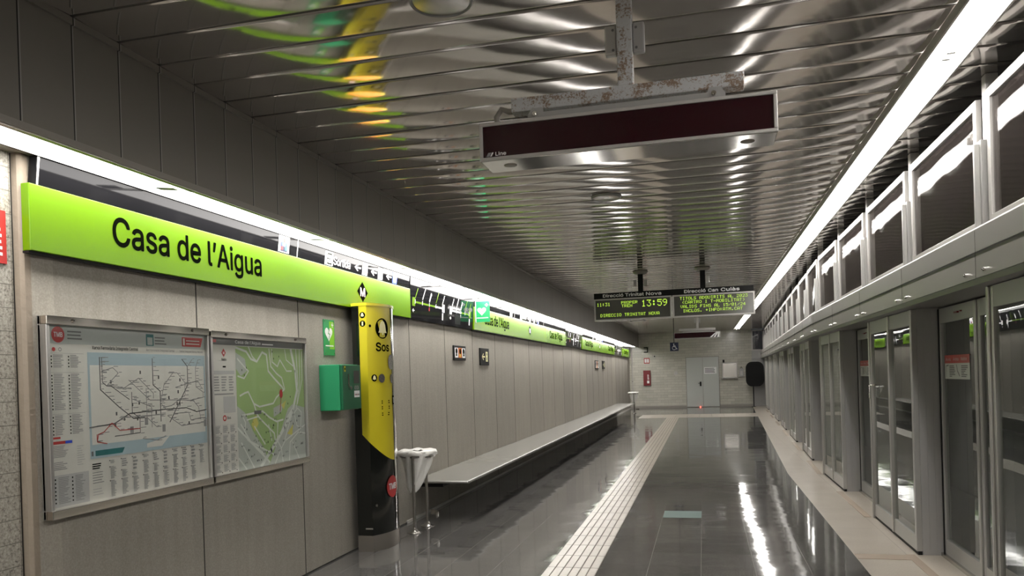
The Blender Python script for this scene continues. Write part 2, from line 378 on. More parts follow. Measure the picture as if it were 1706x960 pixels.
def bars(mb, fr, u0, v0, u1, v1, n, d, m=0, seed=1, fill=.55, minl=.4):
    r = random.Random(seed); h = (v1-v0)/n
    for i in range(n):
        y = v1-(i+1)*h+h*(1-fill)/2; mb.rect(fr, u0, y, u0+(u1-u0)*r.uniform(minl, 1), y+h*fill, d, m)
FONT = dict(zip("0123456789:.-+/()ABCDEFGILMNOPQRSTUV", [x for x in
 "3E5149453E 00427F4000 4261514946 2141454B31 1814127F10 2745454539 3C4A494930 0171090503 3649494936 064949291E 0036360000 0060600000 0808080808 08083E0808 2010080402 001C224100 0041221C00 7E1111117E 7F49494936 3E41414122 7F4141221C 7F49494941 7F09090901 3E4149497A 00417F4100 7F40404040 7F020C027F 7F0408107F 3E4141413E 7F09090906 3E4151215E 7F09192946 4649494931 01017F0101 3F4040403F 1F2040201F".split()]))
def dots(mb, fr, s, u0, u1, v0, v1, d, m=0, fill=.82):
    px = (u1-u0)/(len(s)*6-1); py = (v1-v0)/7
    for i, ch in enumerate(s):
        h = FONT.get(ch)
        if not h: continue
        for c in range(5):
            col = int(h[2*c:2*c+2], 16)
            for r in range(7):
                if col >> r & 1:
                    u = u0+(i*6+c)*px; v = v1-(r+1)*py; mb.rect(fr, u, v, u+px*fill, v+py*fill, d, m)
def arrow(mb, fr, u, v, w, h, d, m=0, left_=True):
    s = -1 if left_ else 1; t = h*.11
    def q(pts):
        pts = [(u+s*a, v+b) for a, b in pts]; mb.flat(fr, pts if s > 0 else pts[::-1], d, m)
    q([(-w/2, -t), (w/2-t, -t), (w/2-t, t), (-w/2, t)])
    q([(w/2, 0), (0, h/2), (-h*.18, h/2-t), (w/2-h*.32, 0)]); q([(w/2-h*.32, 0), (-h*.18, -h/2+t), (0, -h/2), (w/2, 0)])
def wheelchair(mb, fr, u, v, s, d, m=0):
    mb.disc(fr, u-.05*s, v+.40*s, .075*s, d, m, 12)
    mb.stroke(fr, [(u-.05*s, v+.30*s), (u-.03*s, v+.02*s), (u+.2*s, v+.0*s), (u+.3*s, v-.3*s), (u+.4*s, v-.27*s)], .085*s, d, m)
    mb.stroke(fr, [(u-.04*s, v+.17*s), (u+.17*s, v+.15*s)], .07*s, d, m)
    mb.stroke(fr, [(u-.02*s-.0*s + .24*s*math.cos(a), v-.14*s+.26*s*math.sin(a)) for a in [math.radians(x) for x in range(105, 345, 20)]], .07*s, d, m)
def heart(mb, fr, u, v, s, d, m=0):
    pts = []
    for i in range(28):
        t = 2*math.pi*i/28; pts.append((u+s*.5*math.sin(t)**3, v+s*(.40*math.cos(t)-.16*math.cos(2*t)-.06*math.cos(3*t)-.03*math.cos(4*t))))
    c = (u, v); n = len(pts)
    mb.add([fr(u, v, d)]+[fr(a, b, d) for a, b in pts], [(0, 1+(i+1) % n, 1+i) for i in range(n)], m)
def bell(mb, fr, u, v, s, d, m=0):
    P = [(-.42, -.34), (.42, -.34), (.34, -.20), (.28, .15), (.17, .34), (.05, .42), (-.05, .42), (-.17, .34), (-.28, .15), (-.34, -.20)]
    mb.flat(fr, [(u+a*s, v+b*s) for a, b in P], d, m); mb.disc(fr, u, v-.40*s, .08*s, d, m, 10)
def bolts(name, pts, axis, mats, parent, r=.008, h=.006):
    for p in pts:
        mb = MB(); fr = {'x': left(p[0]), '-y': facing(p[1]), '-x': rightf(p[0])}[axis]
        u, v = {'x': (p[1], p[2]), '-y': (p[0], p[2]), '-x': (-p[1], p[2])}[axis]
        mb.disc(fr, u, v, r, h, 0, 12, d0=0); mb.disc(fr, u, v, r*.5, h*1.6, 0, 8, d0=h*.9); mb.build(name, mats, parent)

# ================================================================== THE SETTING
KP = [(0, YB), (0, KY), (koff(YE), YE)]
# floor
mb = MB(); mb.add([(-3.35, YB, 0), (1.19, YB, 0), (1.19, KY, 0), (1.19+koff(YE), YE, 0), (-3.35, YE, 0), (-3.35, KY, 0)], [(0, 1, 2, 5), (5, 2, 3, 4)])
mb.add([(-3.35, YB, -.2), (2.1, YB, -.2), (2.1, KY, -.2), (2.1+koff(YE), YE, -.2), (-3.35, YE, -.2), (-3.35, KY, -.2)], [(5, 2, 1, 0), (4, 3, 2, 5)])
fl = struct(mb.build('floor', 'floor'))
MB().box(XW, XW+.006, 3.15, 8.0, 0, .012).build('wall_gap', 'joint', fl); fl['label'] = 'polished dark granite platform floor'
mb = MB(); mb.add([(1.19, YB, 0), (1.98, YB, 0), (1.98, KY, 0), (1.98+koff(YE), YE, 0), (1.19+koff(YE), YE, 0), (1.19, KY, 0)], [(0, 1, 2, 5), (5, 2, 3, 4)])
mb.add([(1.98, YB, 0), (1.98, YB, -1.2), (1.98, KY, -1.2), (1.98, KY, 0), (1.98+koff(YE), YE, -1.2), (1.98+koff(YE), YE, 0)], [(0, 1, 2, 3), (3, 2, 4, 5)])
pave = mb.build('paving', 'cream', fl); pave['label'] = 'cream stone strip along the doors'
# tactile guiding strip: ribs on a grooved base
T0, T1 = -1.315, -.885
mb = MB(); mb.box(T0, T1, YB, 27.2, 0., .002, 1)
nrib = 6; w = (T1-T0)/nrib; y = 6.26-.42*26
ys = [6.26+.42*k for k in range(-26, 50)] + [27.2]
for a, b_ in zip(ys[:-1], ys[1:]):
    for i in range(nrib):
        mb.box(T0+i*w+.0055, T0+(i+1)*w-.0055, a+.004, b_-.004, .001, .006, 0)
gp = mb.build('guiding_strip', ['tactile', 'groove'], fl); gp['label'] = 'cream ribbed tactile strip'
mb = MB()
xs = [-2.3+.42*k for k in range(11)]
for a in xs: mb.box(a+.004, min(a+.416, 1.185+koff(27.2)), 27.2, 29.3, .0, .003, 0)
cp = mb.build('cross_strip', ['tactile'], fl); cp['label'] = 'cream band across the far end'
# brown stone bands in the cream paving
mb = MB(); mb.box(1.195, 1.60, 6.86, 7.03, 0, .003)
for k in range(-1, 8):
    y0 = 5.27+3.49*k
    if y0 < KY-.5: mb.box(1.60, 1.67, y0, y0+1.78, 0, .003)
    else:
        a, b_ = koff(y0), koff(y0+1.78); mb.add([(1.6+a, y0, .003), (1.67+a, y0, .003), (1.67+b_, y0+1.78, .003), (1.6+b_, y0+1.78, .003)], [(0, 1, 2, 3)])
tb = mb.build('threshold_band', 'tan', fl); tb['label'] = 'brown stone bands in front of the doors'
mb = MB(); mb.box(-.486, -.074, 8.575, 8.985, 0, .002); tl = mb.build('floor_inset', 'bluet', fl); tl['label'] = 'pale blue-green inset tile'

# left wall
mb = MB(); mb.box(XW-.25, XW, 3.13, YE, 0, ZS); J = [4.45, 5.77] + [5.77+1.237*k for k in range(1, 24)]
wl = struct(mb.build('wall_left', 'concrete'))
mb = MB()
for j in J: mb.box(XW-.002, XW+.0015, j-.005, j+.005, 0.0, 2.3)
mb.build('panel_joint', 'joint', wl)
mb = MB(); mb.prism(lambda u, v, d: (u, v, d), [(XW-.05, 3.105), (XW-.012, 3.105), (XW+.004, 3.12), (XW+.004, 3.155), (XW-.05, 3.155)], 0, ZS); mb.build('worn_edge', 'edge', wl)
mb = MB(); mb.box(XW-.25, XW-.04, YB, 3.092, 0, ZS); wt = struct(mb.build('wall_left_tiled', 'granite'))
mb = MB(); mb.box(XW-.06, XW-.045, 3.085, 3.12, 0, ZS); mb.build('panel_joint', 'joint', wt)
# upper left wall: vertical metal slats, with the soffit below
mb = MB(); mb.box(XU-.06, XU, YB, YE, ZU, ZC+.05); wu = struct(mb.build('wall_upper_left', 'upper'))
mb = MB(); mb.box(XU, XU+.012, YB, YE, ZC-.035, ZC-.0); mb.build('edge_trim', 'upper', wu)
mb = MB(); mb.box(XW-.25, XW+.035, YB, YE, ZS+.0, ZS+.06); mb.box(XU-.004, XU+.001, YB, YE, ZU-.003, ZU+.03)
struct(mb.build('trim_1', 'trimg'))
mb = MB(); mb.box(XW, XU-.07, YB, YE, ZS+.09, ZS+.1); struct(mb.build('trim_2', 'wframe'))
# ceiling: sagging polished slats
mb = MB(); x0, x1 = XU, 1.95
k0 = int((YB-SLAT0)/PITCH)-1; k1 = int((YE-SLAT0)/PITCH)+1
hr = random.Random(9)
for k in range(k0, k1):
    ya = SLAT0+k*PITCH+.0013; yb = SLAT0+(k+1)*PITCH-.0013
    if ya > YE: break
    sag = .0048*hr.uniform(.8, 1.2); n = 12; dz = hr.uniform(-.0005, .0005); b_ = len(mb.v)
    xr = x1+koff((ya+yb)/2)
    pr_ = [(ya, .02)] + [(ya+(yb-ya)*i/n, dz - sag*(1-(2*i/n-1)**2)) for i in range(n+1)] + [(yb, .02)]
    vs = [(x, y_, ZC+z_+.0045) for y_, z_ in pr_ for x in (x0, xr)]
    fs = [(2*i, 2*i+2, 2*i+3, 2*i+1) for i in range(len(pr_)-1)]
    mb.add(vs, fs, 0, False)
    for j in range(len(mb.sm)-len(fs)+1, len(mb.sm)-1): mb.sm[j] = True
mb.add([(x0, YB, ZC+.02), (1.95, YB, ZC+.02), (1.95+koff(YE)+.1, YE, ZC+.02), (x0, YE, ZC+.02)], [(0, 1, 2, 3)], 1)
ce = struct(mb.build('ceiling', ['ceiling', 'dark'])); ce['label'] = 'polished metal slat ceiling'
# end wall
mb = MB(); mb.box(-3.5, 2.03, YE, YE+.2, 0, 3.6); we = struct(mb.build('wall_end', 'glazed'))
mb = MB(); mb.box(XW, -.80, YE-.015, YE, 0, .09); mb.box(.65, 2.03, YE-.015, YE, 0, .09); struct(mb.build('baseboard_end', 'trimg'))
mb = MB(); mb.box(2.03, 3.6, YE, YE+.12, 0, 2.05); mb.box(2.03, 3.6, YE-.02, YE+.12, 2.06, 2.42); we2 = struct(mb.build('wall_end_panel', 'psd'))
fw = MB(); fr = facing(YE)
for a in ((2.03, 2.42, 2.09, 3.32), (2.50, 2.42, 2.56, 3.32), (2.03, 2.42, 2.6, 2.47), (2.03, 3.27, 2.6, 3.32)): fw.slab(fr, a[0], a[1], a[2], a[3], -.04, .01)
wn = struct(fw.build('window_1', 'wframe')); MB().slab(fr, 2.07, 2.45, 2.52, 3.29, -.02, -.01).build('pane', 'wglass', wn)
# back wall behind the camera, tunnel beyond the doors
mb = MB(); mb.box(-3.6, 2.1, YB-.2, YB, 0, 3.6); struct(mb.build('wall_back', 'glazed'))
mb = MB(); mb.box(5.4, 5.6, YB, YE, -1.3, 4.2); struct(mb.build('wall_tunnel', 'tunnel'))
mb = MB(); mb.box(1.98, 5.6, YB, YE+.2, -1.4, -1.2); struct(mb.build('floor_tunnel', 'dark'))
mb = MB(); mb.box(2.0, 5.6, YB, YE+.2, 3.95, 4.1); struct(mb.build('ceiling_tunnel', 'dark'))
mb = MB(); mb.box(2.6, 5.6, YE+.1, YE+.3, -1.4, 4.1); mb.box(2.1, 5.6, YB-.2, YB, -1.4, 4.1); struct(mb.build('wall_tunnel_end', 'dark'))
# base cove under the bench
mb = MB(); mb.box(XW, XW+.016, 8.0, YE, 0, .03); struct(mb.build('baseboard_left', 'cove'))

# service door in the end wall
fr = facing(YE)
d = struct(MB().slab(fr, -.79, 0, .65, 2.24, 0, .02).build('door_1', 'trimg'))
for a, b_ in ((-.765, -.065), (-.055, .625)):
    lf = MB().slab(fr, a, .02, b_, 2.21, .02, .045).build('door_leaf', 'doorg', d, bevel=.004)
mb = MB(); mb.slab(fr, -.20, .93, -.13, 1.13, .045, .055); mb.tube([(-.165, YE-.05, 1.06), (-.165, YE-.10, 1.06), (-.27, YE-.10, 1.06)], .01, 8); mb.build('door_handle', 'mblack', d)
for z_ in (.3, 1.1, 1.95):
    for x_ in (-.775, .635): MB().tube([(x_, YE-.05, z_-.06), (x_, YE-.05, z_+.06)], .012, 8).build('hinge', 'trimg', d)
mb = MB(); mb.slab(fr, .0, 1.47, .53, 1.76, .045, .05, 0); bars(mb, fr, .03, 1.5, .5, 1.73, 4, .0515, 1, 3, .5, .8); mb.build('door_notice', ['whitep', 'grey_ink'], d)

# ================================================================== RIGHT SIDE: fascia, windows, screen doors
FX = 1.58
mb = MB()
prof = [(1.74, 2.40), (1.615, 2.405), (1.592, 2.402), (FX, 2.388), (FX, 2.255), (FX+.02, 2.255), (FX+.02, 2.228), (FX, 2.228), (FX, 2.10), (FX+.012, 2.10), (FX+.012, 2.064), (1.98, 2.064), (1.98, 2.40)]
mb.sweep(prof, KP, 0, True, [0, 0, 0, 0, 1, 1, 1, 0, 1, 1, 1, 0, 0])
wr = struct(mb.build('wall_right', ['fascia', 'lip'])); wr['label'] = 'grey metal fascia above the screen doors'
def rot_place(o, x, y):
    o.location = (x+koff(y), y, 0); o.rotation_euler = (0, 0, -math.atan(KS) if y > KY-.3 else 0)
SEAM = [3.345+1.745*k for k in range(0, 19)]
mb = MB()
for y in SEAM: mb.box(FX-.0008+koff(y), FX+.001+koff(y), y-.002, y+.002, 2.10, 2.38)
mb.build('fascia_joint', 'joint', wr)
for y in SEAM:
    for q in (-.16, .16):
        yy = y+q
        if yy < 34: bolts('bolt', [(FX+koff(yy), yy, 2.135)], '-x', 'chrome', wr, .012, .012)
# upper windows
WX = 1.68; WL = 1.60
for k in range(-1, 17):
    y0 = 5.25+1.745*(k-1)+.09
    mb = MB(); L = WL-.04; z0, z1 = 2.40, 3.23
    f = lambda u, v, d: (-d, u, v)
    for a in ((0, z0, .05, z1), (L-.05, z0, L, z1), (.05, z0, L-.05, z0+.075), (.05, z1-.06, L-.05, z1)): mb.slab(f, a[0], a[1], a[2], a[3], -.035, .0)
    w_ = mb.build('window_%d' % (k+3), 'wframe', bevel=.003); struct(w_); rot_place(w_, WX, y0)
    p_ = MB().slab(f, .045, z0+.07, L-.045, z1-.055, -.022, -.016).build('pane', 'wglass', w_, local=True)
    bolts('screw', [(0, .035, 2.56), (0, L-.035, 2.56)], '-x', 'trimg', w_, .005, .002) if False else None
proto = None
for k in range(-1, 18):
    y0 = 5.25+1.745*(k-1)
    if proto is None:
        proto = thing('window_post', (0, 0, 0), 'pale grey metal post between the upper windows, rising to the ceiling', 'post', 'posts between the upper windows')
        mb = MB(); mb.box(0, .07, -.035, .035, 2.40, ZC-.004); mb.build('upright', 'wframe', proto, bevel=.004)
        mb = MB(); mb.box(-.035, 0, -.035, .035, 2.40, 2.95); mb.box(-.065, -.035, -.014, .014, 2.42, 2.93); mb.build('clamp_bar', 'psdl', proto, bevel=.003)
        o = proto
    else: o = copy_tree(proto)
    rot_place(o, 1.70, y0)

# platform screen doors, local coordinates: y=0 near end of the projecting pair, x=0 outer face
def f_side(X): return lambda u, v, d: (X-d, u, v)     # u = +Y, faces -X
def notice(parent, y0=None):
    mb = MB(); f = lambda u, v, d: (.219-d, -u, v)     # on the pane, faces -X
    u0, u1 = .12, .72
    mb.slab(f, u0, 1.475, u1, 1.655, 0, .001, 0); mb.slab(f, u0, 1.60, u1, 1.665, .001, .002, 1)
    for i, s_ in enumerate(('Avis', 'Aviso', 'Notice')): text(mb, f, s_, u0+.03+i*.19, u0+.16+i*.19, 1.62, .025, .003, 0)
    mb.stroke(f, [(u0+.04, 1.49), (u0+.04, 1.58), (u0+.1, 1.585)], .008, .003, 2); mb.stroke(f, [(u0+.3, 1.585), (u0+.32, 1.54), (u0+.37, 1.50)], .012, .003, 2)
    bars(mb, f, u0+.12, 1.49, u0+.27, 1.585, 7, .003, 2, 5); bars(mb, f, u0+.41, 1.49, u0+.58, 1.585, 7, .003, 2, 6)
    return mb.build('notice', ['dulled', 'dulled_red', 'grey_ink'], parent, local=True)
def make_unit():
    t = thing('platform_screen_door', (0, 0, 0), '', 'screen door', 'projecting glazed door pairs along the track')
    L = 1.69; fr = f_side(0)
    # frame: stiles, mullion, rails
    def fbox(y0, y1, z0, z1, x0=0., x1=.045): return (x0, x1, y0, y1, z0, z1)
    mb = MB(); mb.box(*fbox(0, .055, .03, 2.06)); mb.build('stile', 'psdl', t, local=True, bevel=.004)
    mb = MB(); mb.box(*fbox(L-.035, L, .0, 2.06, -.012)); mb.box(*fbox(L-.075, L-.045, .03, 2.06)); mb.build('stile', 'alu', t, local=True, bevel=.006)
    mb = MB(); mb.box(*fbox(.80, .835, .03, 2.06, -.008)); mb.box(*fbox(.84, .875, .03, 2.06, -.002)); mb.build('mullion', 'alu', t, local=True, bevel=.004)
    for a, b_ in ((.055, .80), (.875, L-.075)):
        MB().box(*fbox(a, b_, 1.93, 2.06, .004)).build('top_rail', 'psd', t, local=True)
        MB().box(*fbox(a, b_, .03, .155, .004)).build('bottom_rail', 'psdl', t, local=True)
        MB().box(.018, .026, a-.005, b_+.005, .15, 1.935).build('pane', 'glass', t, local=True)
    mb = MB(); mb.box(.01, .04, .0, L, .0, .03); mb.build('sill', 'mblack', t, local=True)
        # side pillars (near side shows two vertical seams)
    for y0, y1 in ((.0, .05), (L-.05, L)):
        mb = MB(); xs_ = [.045, .10, .155, .21]
        for a, b_ in zip(xs_[:-1], xs_[1:]): mb.box(a+.0012, b_-.0012, y0, y1, 0, 2.064)
        mb.box(.045, .21, y0+.002, y1-.002, 0, 2.064); mb.build('side_pillar', 'psd', t, local=True)
    return t
def make_slider():
    # recessed glass door leaf, y from -1.80 to 0
    t = thing('sliding_platform_door', (0, 0, 0), '', 'sliding door', 'recessed sliding glass doors to the trains')
    def b(y0, y1, z0, z1, x0=.205, x1=.245): return MB().box(x0, x1, y0, y1, z0, z1)
    b(-.035, -.012, .02, 2.05, .2, .26).build('stile', 'mblack', t, local=True)
    b(-.075, -.035, .03, 2.05).build('stile', 'psd', t, local=True, bevel=.004)
    b(-.94, -.89, .03, 2.05, .195).build('stile', 'psdl', t, local=True, bevel=.006)
    b(-1.0, -.945, .03, 2.05, .205).build('stile', 'psd', t, local=True, bevel=.006)
    b(-1.77, -1.72, .03, 2.05, .2).build('stile', 'psd', t, local=True)
    for a, c in ((-.89, -.075), (-1.72, -1.0)):
        b(a, c, 1.93, 2.05).build('top_rail', 'psd', t, local=True); b(a, c, .03, .15).build('bottom_rail', 'psdl', t, local=True)
        MB().box(.222, .230, a-.005, c+.005, .145, 1.935).build('pane', 'glass', t, local=True)
    MB().box(.18, .27, -1.785, -.01, 0, .03).build('track_sill', 'steel', t, local=True)
    mb = MB(); mb.box(.19, .205, -.55, -.47, 1.985, 1.998); mb.box(.192, .205, -.62, -.60, 1.99, 2.0); mb.build('warning_lamp', 'darkred', t, local=True)
    notice(t); return t
ord_ = ['nearest', 'second', 'third', 'fourth', 'fifth', 'sixth', 'seventh', 'eighth', 'ninth']
u0_, s0_ = make_unit(), make_slider()
for k in range(-1, 8):
    y = 7.05+3.49*k
    o = u0_ if k == -1 else copy_tree(u0_); rot_place(o, 1.69, y)
    if y+1.69 > 34.9: o.location.y = 33.2
    if k == 0:
        hd = MB(); hd.tube([(.0, 1.58, 1.40), (-.03, 1.58, 1.40), (-.03, 1.58, 1.26)], .006, 8); hd.box(-.002, .012, 1.50, 1.60, 1.39, 1.41); hd.build('handle', 'chrome', o, local=True)
    o['label'] = 'projecting grey framed pair of glass door panels, %s from the camera' % ord_[k+1]
    if k <= 6:
        y = 7.05+3.49*k
        o = s0_ if k == -1 else copy_tree(s0_); 
        rot_place(o, 1.69, y if k > -1 else y)
        o['label'] = 'recessed sliding glass door with red and white notice, %s from the camera' % ord_[k+1]

# ================================================================== LIGHTS
t = thing('soffit_light', (-3.04, 0, 2.76), 'long fluorescent batten glowing in the soffit above the station signs', 'light', 'soffit lights along the left wall')
Lu = 1.78
mb = MB(); mb.box(-.166, .168, .012, Lu-.012, .008, .014); mb.build('glowing_panel', 'tubeL', t, local=True)
mb = MB(); mb.box(-.172, -.167, 0, Lu-.001, 0, .06); mb.box(.169, .173, 0, Lu-.001, .0, .06); mb.box(-.165, .165, 0, Lu-.001, .055, .065)
mb.box(-.155, .155, .0, .012, .0, .05); mb.build('housing', 'alu', t, local=True)
mb = MB(); mb.box(-.05, .08, Lu-.10, Lu-.03, .001, .007); mb.build('lamp_holder', 'psdl', t, local=True)
t.rotation_euler = (0, math.atan((ZS-ZU)/.40), 0)
ys = [3.92-1.78*k for k in range(5, 0, -1)] + [3.92+1.78*k for k in range(0, 17)]
for i, y in enumerate(ys):
    o = t if i == 0 else copy_tree(t); o.location = (-3.018, y, ZU+.012)
t = thing('ceiling_light', (1.355, 0, ZC-.05), 'long bright fluorescent fitting flush in the metal ceiling above the platform edge', 'light', 'continuous ceiling lights above the platform edge')
Lr = 1.9
mb = MB(); mb.tube([(0, .06, .004), (0, Lr-.06, .004)], .013, 12); mb.build('tube', 'tubeR', t, local=True)
mb = MB(); mb.box(-.094, .094, .0, Lr-.001, .040, .048); mb.box(-.098, -.092, 0, Lr-.001, -.004, .045); mb.box(.092, .098, 0, Lr-.001, -.004, .045); mb.build('glowing_panel', 'reflector', t, local=True)  # reflector trough behind the tube, made to glow by itself
mb = MB(); mb.box(-.112, -.099, 0, Lr-.001, -.006, .048); mb.box(.099, .112, 0, Lr-.001, -.006, .048); mb.build('housing', 'wframe', t, local=True)
for q, x_ in ((.62, -.05), (1.32, .045)): MB().box(x_-.006, x_+.006, q, q+.03, .028, .0395).build('clip', 'mid_ink', t, local=True)
for q in (.035, Lr-.06): MB().box(-.022, .022, q, q+.025, -.012, .040).build('lamp_holder', 'wframe', t, local=True)
ys = [YB+.2+1.9*k for k in range(21)]
for i, y in enumerate(ys):
    if y+Lr > YE-.9: break
    o = t if i == 0 else copy_tree(t); o.location = (1.355, y, ZC-.05)

# ================================================================== SIGN BAND
SX = -3.205; G0, G1, B0, B1 = 2.30, 2.635, 2.638, 2.785
def station_text(mb, fr, y0, d, m):
    text(mb, fr, 'Casa de l’Aigua', y0+.55, y0+2.04, 2.415, .157, d, m, .022)
def msign(mb, fr, y, d):
    mb.flat(fr, [(y, 2.375), (y+.12, 2.47), (y, 2.57), (y-.12, 2.47)], d, 1)
    text(mb, fr, 'M', y-.05, y+.05, 2.43, .08, d+.001, 2, .03)
def name_sign(y0, y1, label, names, ms, group=None):
    t = thing('station_name_sign', (SX, y0, G0), label, 'sign', group)
    fr = left(SX)
    MB().slab(fr, y0, G0, y1, G1, -.05, 0).build('panel', 'green', t, bevel=.004)
    mb = MB(); mb.slab(fr, y0, G0-.012, y1, G0, -.05, -.012); mb.build('lower_edge', 'mblack', t)
    for y in names:
        mb = MB(); station_text(mb, fr, y, .0015, 0); mb.build('lettering', 'ink', t)
    if ms:
        mb = MB()
        for y in ms: msign(mb, fr, y, .0015)
        mb.build('metro_diamond', ['green', 'ink', 'whitep'], t)
    return t
def top_board(y0, y1, label, sort=None, sq=None, joints=()):
    t = thing('direction_board', (SX-.01, y0, B0), label, 'sign')
    fr = lambda u, v, d: (SX-.012+d+(v-B0)*.118, u, v)
    MB().slab(fr, y0, B0, y1, B1-.004, -.045, 0).build('panel', 'black', t)
    for j in (y0+.010,)+tuple(joints): MB().slab(fr, j-.006, B0, j+.006, B1-.004, 0, .002).build('joint_strip', 'alu', t)
    if sq:
        mb = MB(); mb.rect(fr, sq, 2.645, sq+.16, 2.775, .002, 0)
        cols = [1, 2, 3, 4, 0, 1, 5, 2, 0]; n = 3
        mb.rect(fr, sq+.03, 2.652, sq+.13, 2.762, .003, 4)
        for i in range(3):
            for j in range(3): mb.rect(fr, sq+.04+i*.028, 2.662+j*.031, sq+.064+i*.028, 2.69+j*.031, .004, cols[i*3+j])
        mb.build('coloured_square', ['whitep', 'red', 'blue', 'cream_p', 'navy', 'teal'], t)
    if sort:
        s = sort; mb = MB()
        mb.rect(fr, s, 2.645, s+.15, 2.765, .002, 0)
        mb.stroke(fr, [(s+.04, 2.72), (s+.05, 2.745), (s+.12, 2.745), (s+.12, 2.66), (s+.05, 2.66), (s+.04, 2.685)], .012, .003, 1); arrow(mb, fr, s+.065, 2.703, .07, .04, .003, 1)
        mb.build('exit_pictogram', ['whitep', 'ink'], t)
        mb = MB(); text(mb, fr, 'Sortida', s+.165, s+.50, 2.665, .07, .002, 0, .015); mb.build('lettering', 'whitep', t)
        mb = MB()
        for i, q in enumerate((.66, 1.03, 1.41)):
            arrow(mb, fr, s+q, 2.70, .14, .07, .002, 0)
            u = s+q+.10; mb.rect(fr, u, 2.645, u+.12, 2.765, .002, 3 if i == 2 else 0)
            if i == 0: mb.ring(fr, u+.06, 2.703, .022, .034, .003, 2)
            if i == 1: mb.disc(fr, u+.06, 2.725, .014, .003, 2); bars(mb, fr, u+.03, 2.655, u+.09, 2.705, 3, .003, 1)
            if i == 2: wheelchair(mb, fr, u+.06, 2.70, .10, .003, 0)
        mb.build('pictogram_row', ['whitep', 'mid_ink', 'red', 'blue'], t)
    return t
def line_diagram(y0, y1, label):
    t = thing('line_diagram_board', (SX-.01, y0, G0), label, 'sign')
    fr = lambda u, v, d: (SX-.02+d+(v-G0)*.06, u, v); k = (y1-y0)/2.46
    MB().slab(fr, y0+.004, G0, y1-.004, B1-.003, -.036, 0).build('panel', 'black', t)
    Y = lambda u: y0+u*k
    def diag(u, n, step, flip, L):
        mb = MB(); a = u+.10; b_ = a+step*(n-1)
        gz, wz = (0, 1) if not flip else (1, 0)
        mid = a+(b_-a)*.72 if not flip else a+(b_-a)*.55
        z = 2.50
        mb.rect(fr, Y(a), z-.011, Y(mid), z+.011, .002, gz); mb.rect(fr, Y(mid), z-.011, Y(b_), z+.011, .002, wz)
        mb.rect(fr, Y(a-.09), z-.05, Y(a-.0), z+.05, .003, gz); mb.rect(fr, Y(b_), z-.05, Y(b_+.09), z+.05, .003, wz)
        arrow(mb, fr, Y(a-.05), z-.10, .07, .045, .003, 1, not flip)
        mb.rect(fr, Y(b_-.0), z-.15, Y(b_+.04), z-.06, .003, 1)
        for i in range(n):
            p = a+step*i; c = gz if i in (0, 3) and not flip else (0 if flip and i >= n-2 else 1)
            mb.rect(fr, Y(p)-.006, z-.02, Y(p)+.006, z+.03, .0035, 1)
            ln = (.10, .13, .08, .12, .10)[i % 5]
            mb.stroke(fr, [(Y(p)+.005, z+.05), (Y(p)+.005+ln*.75, z+.05+ln*1.1)], .016 if i != 2 else .03, .003, c)
        mb.rect(fr, Y(a+step*2)-.014, z-.07, Y(a+step*2)+.014, z-.028, .003, 2)
        return mb
    diag(.06, 5, .235, False, 1).build('route_line', ['lime_b', 'whitep', 'red'] if False else ['green', 'whitep', 'red'], t)
    diag(1.38, 5, .19, True, 1).build('route_line', ['green', 'whitep', 'lgrey'], t)
    mb = MB(); mb.slab(fr, Y(1.62), 2.335, Y(1.86), 2.455, 0, .003); mb.build('blank_plate', 'mblack', t)
    return t
name_sign(3.10, 8.16, 'lime-green station name sign above the two framed maps, with a metro diamond', [3.10], [6.9])
name_sign(10.63, 18.2, 'second lime-green station sign from the camera, carrying the station name twice', [10.63, 15.7], [14.3])
name_sign(20.8, 28.6, 'third lime-green station sign from the camera, above the far part of the bench', [20.8, 26.1], [24.4])
name_sign(31.4, 34.7, 'farthest short lime-green station sign, next to the tiled end wall', [31.6], [])
top_board(3.15, 8.16, 'glossy black direction board on top of the nearest green station sign', 6.16, 5.40, (5.69,))
top_board(10.63, 18.2, 'glossy black direction board on top of the second green station sign', 13.55, 12.8, (13.13, 15.65))
top_board(20.8, 28.6, 'glossy black direction board on top of the third green station sign', 23.6, 22.9, (23.3, 25.9))
top_board(31.4, 34.7, 'glossy black direction board on top of the farthest green station sign', None, None, ())
line_diagram(8.16, 10.63, 'nearest black line diagram board, just right of the yellow emergency totem')
line_diagram(18.2, 20.8, 'black line diagram board between the second and third green station signs')
line_diagram(28.6, 31.4, 'farthest black line diagram board, between the third and fourth green signs')

# ================================================================== FRAMED MAPS
MX = XW+.065
def board_frame(t, y0, y1, z0, z1):
    fr = left(MX); mb = MB()
    mb.slab(fr, y0, z0, y1, z1, -.062, -.045); mb.build('back_plate', 'alu', t)
    for a in ((y0, z1-.045, y1, z1), (y0, z0, y1, z0+.045)):
        o = MB().slab(fr, *a, -.06, .0).build('frame_rail', 'chrome', t, bevel=.003)
    for a in ((y0, z0+.045, y0+.022, z1-.045), (y1-.012, z0+.045, y1, z1-.045)):
        MB().slab(fr, *a, -.06, -.004).build('frame_side', 'alu', t, bevel=.004)
    bolts('screw', [(MX, y0+.17, z1-.02), (MX, y1-.17, z1-.02)], 'x', 'chrome', t, .010, .008)
t = thing('network_map', (MX, 3.18, .945), 'steel-framed railway network map in white and grey, left of the two framed maps', 'map')
board_frame(t, 3.18, 4.49, .945, 1.985)
fr = left(MX-.03); MB().slab(fr, 3.195, .985, 4.48, 1.945, -.012, 0).build('paper', 'paper', t)
d = .0012; D2 = .002; D3 = .0028
mb = MB(); mb.rect(fr, 3.205, 1.845, 4.475, 1.94, d, 0)
mb.build('header_band', 'header', t)
mb = MB(); mb.disc(fr, 3.275, 1.892, .042, D2, 0); text(mb, fr, 'TMB', 3.248, 3.303, 1.88, .024, D3, 1, .02)
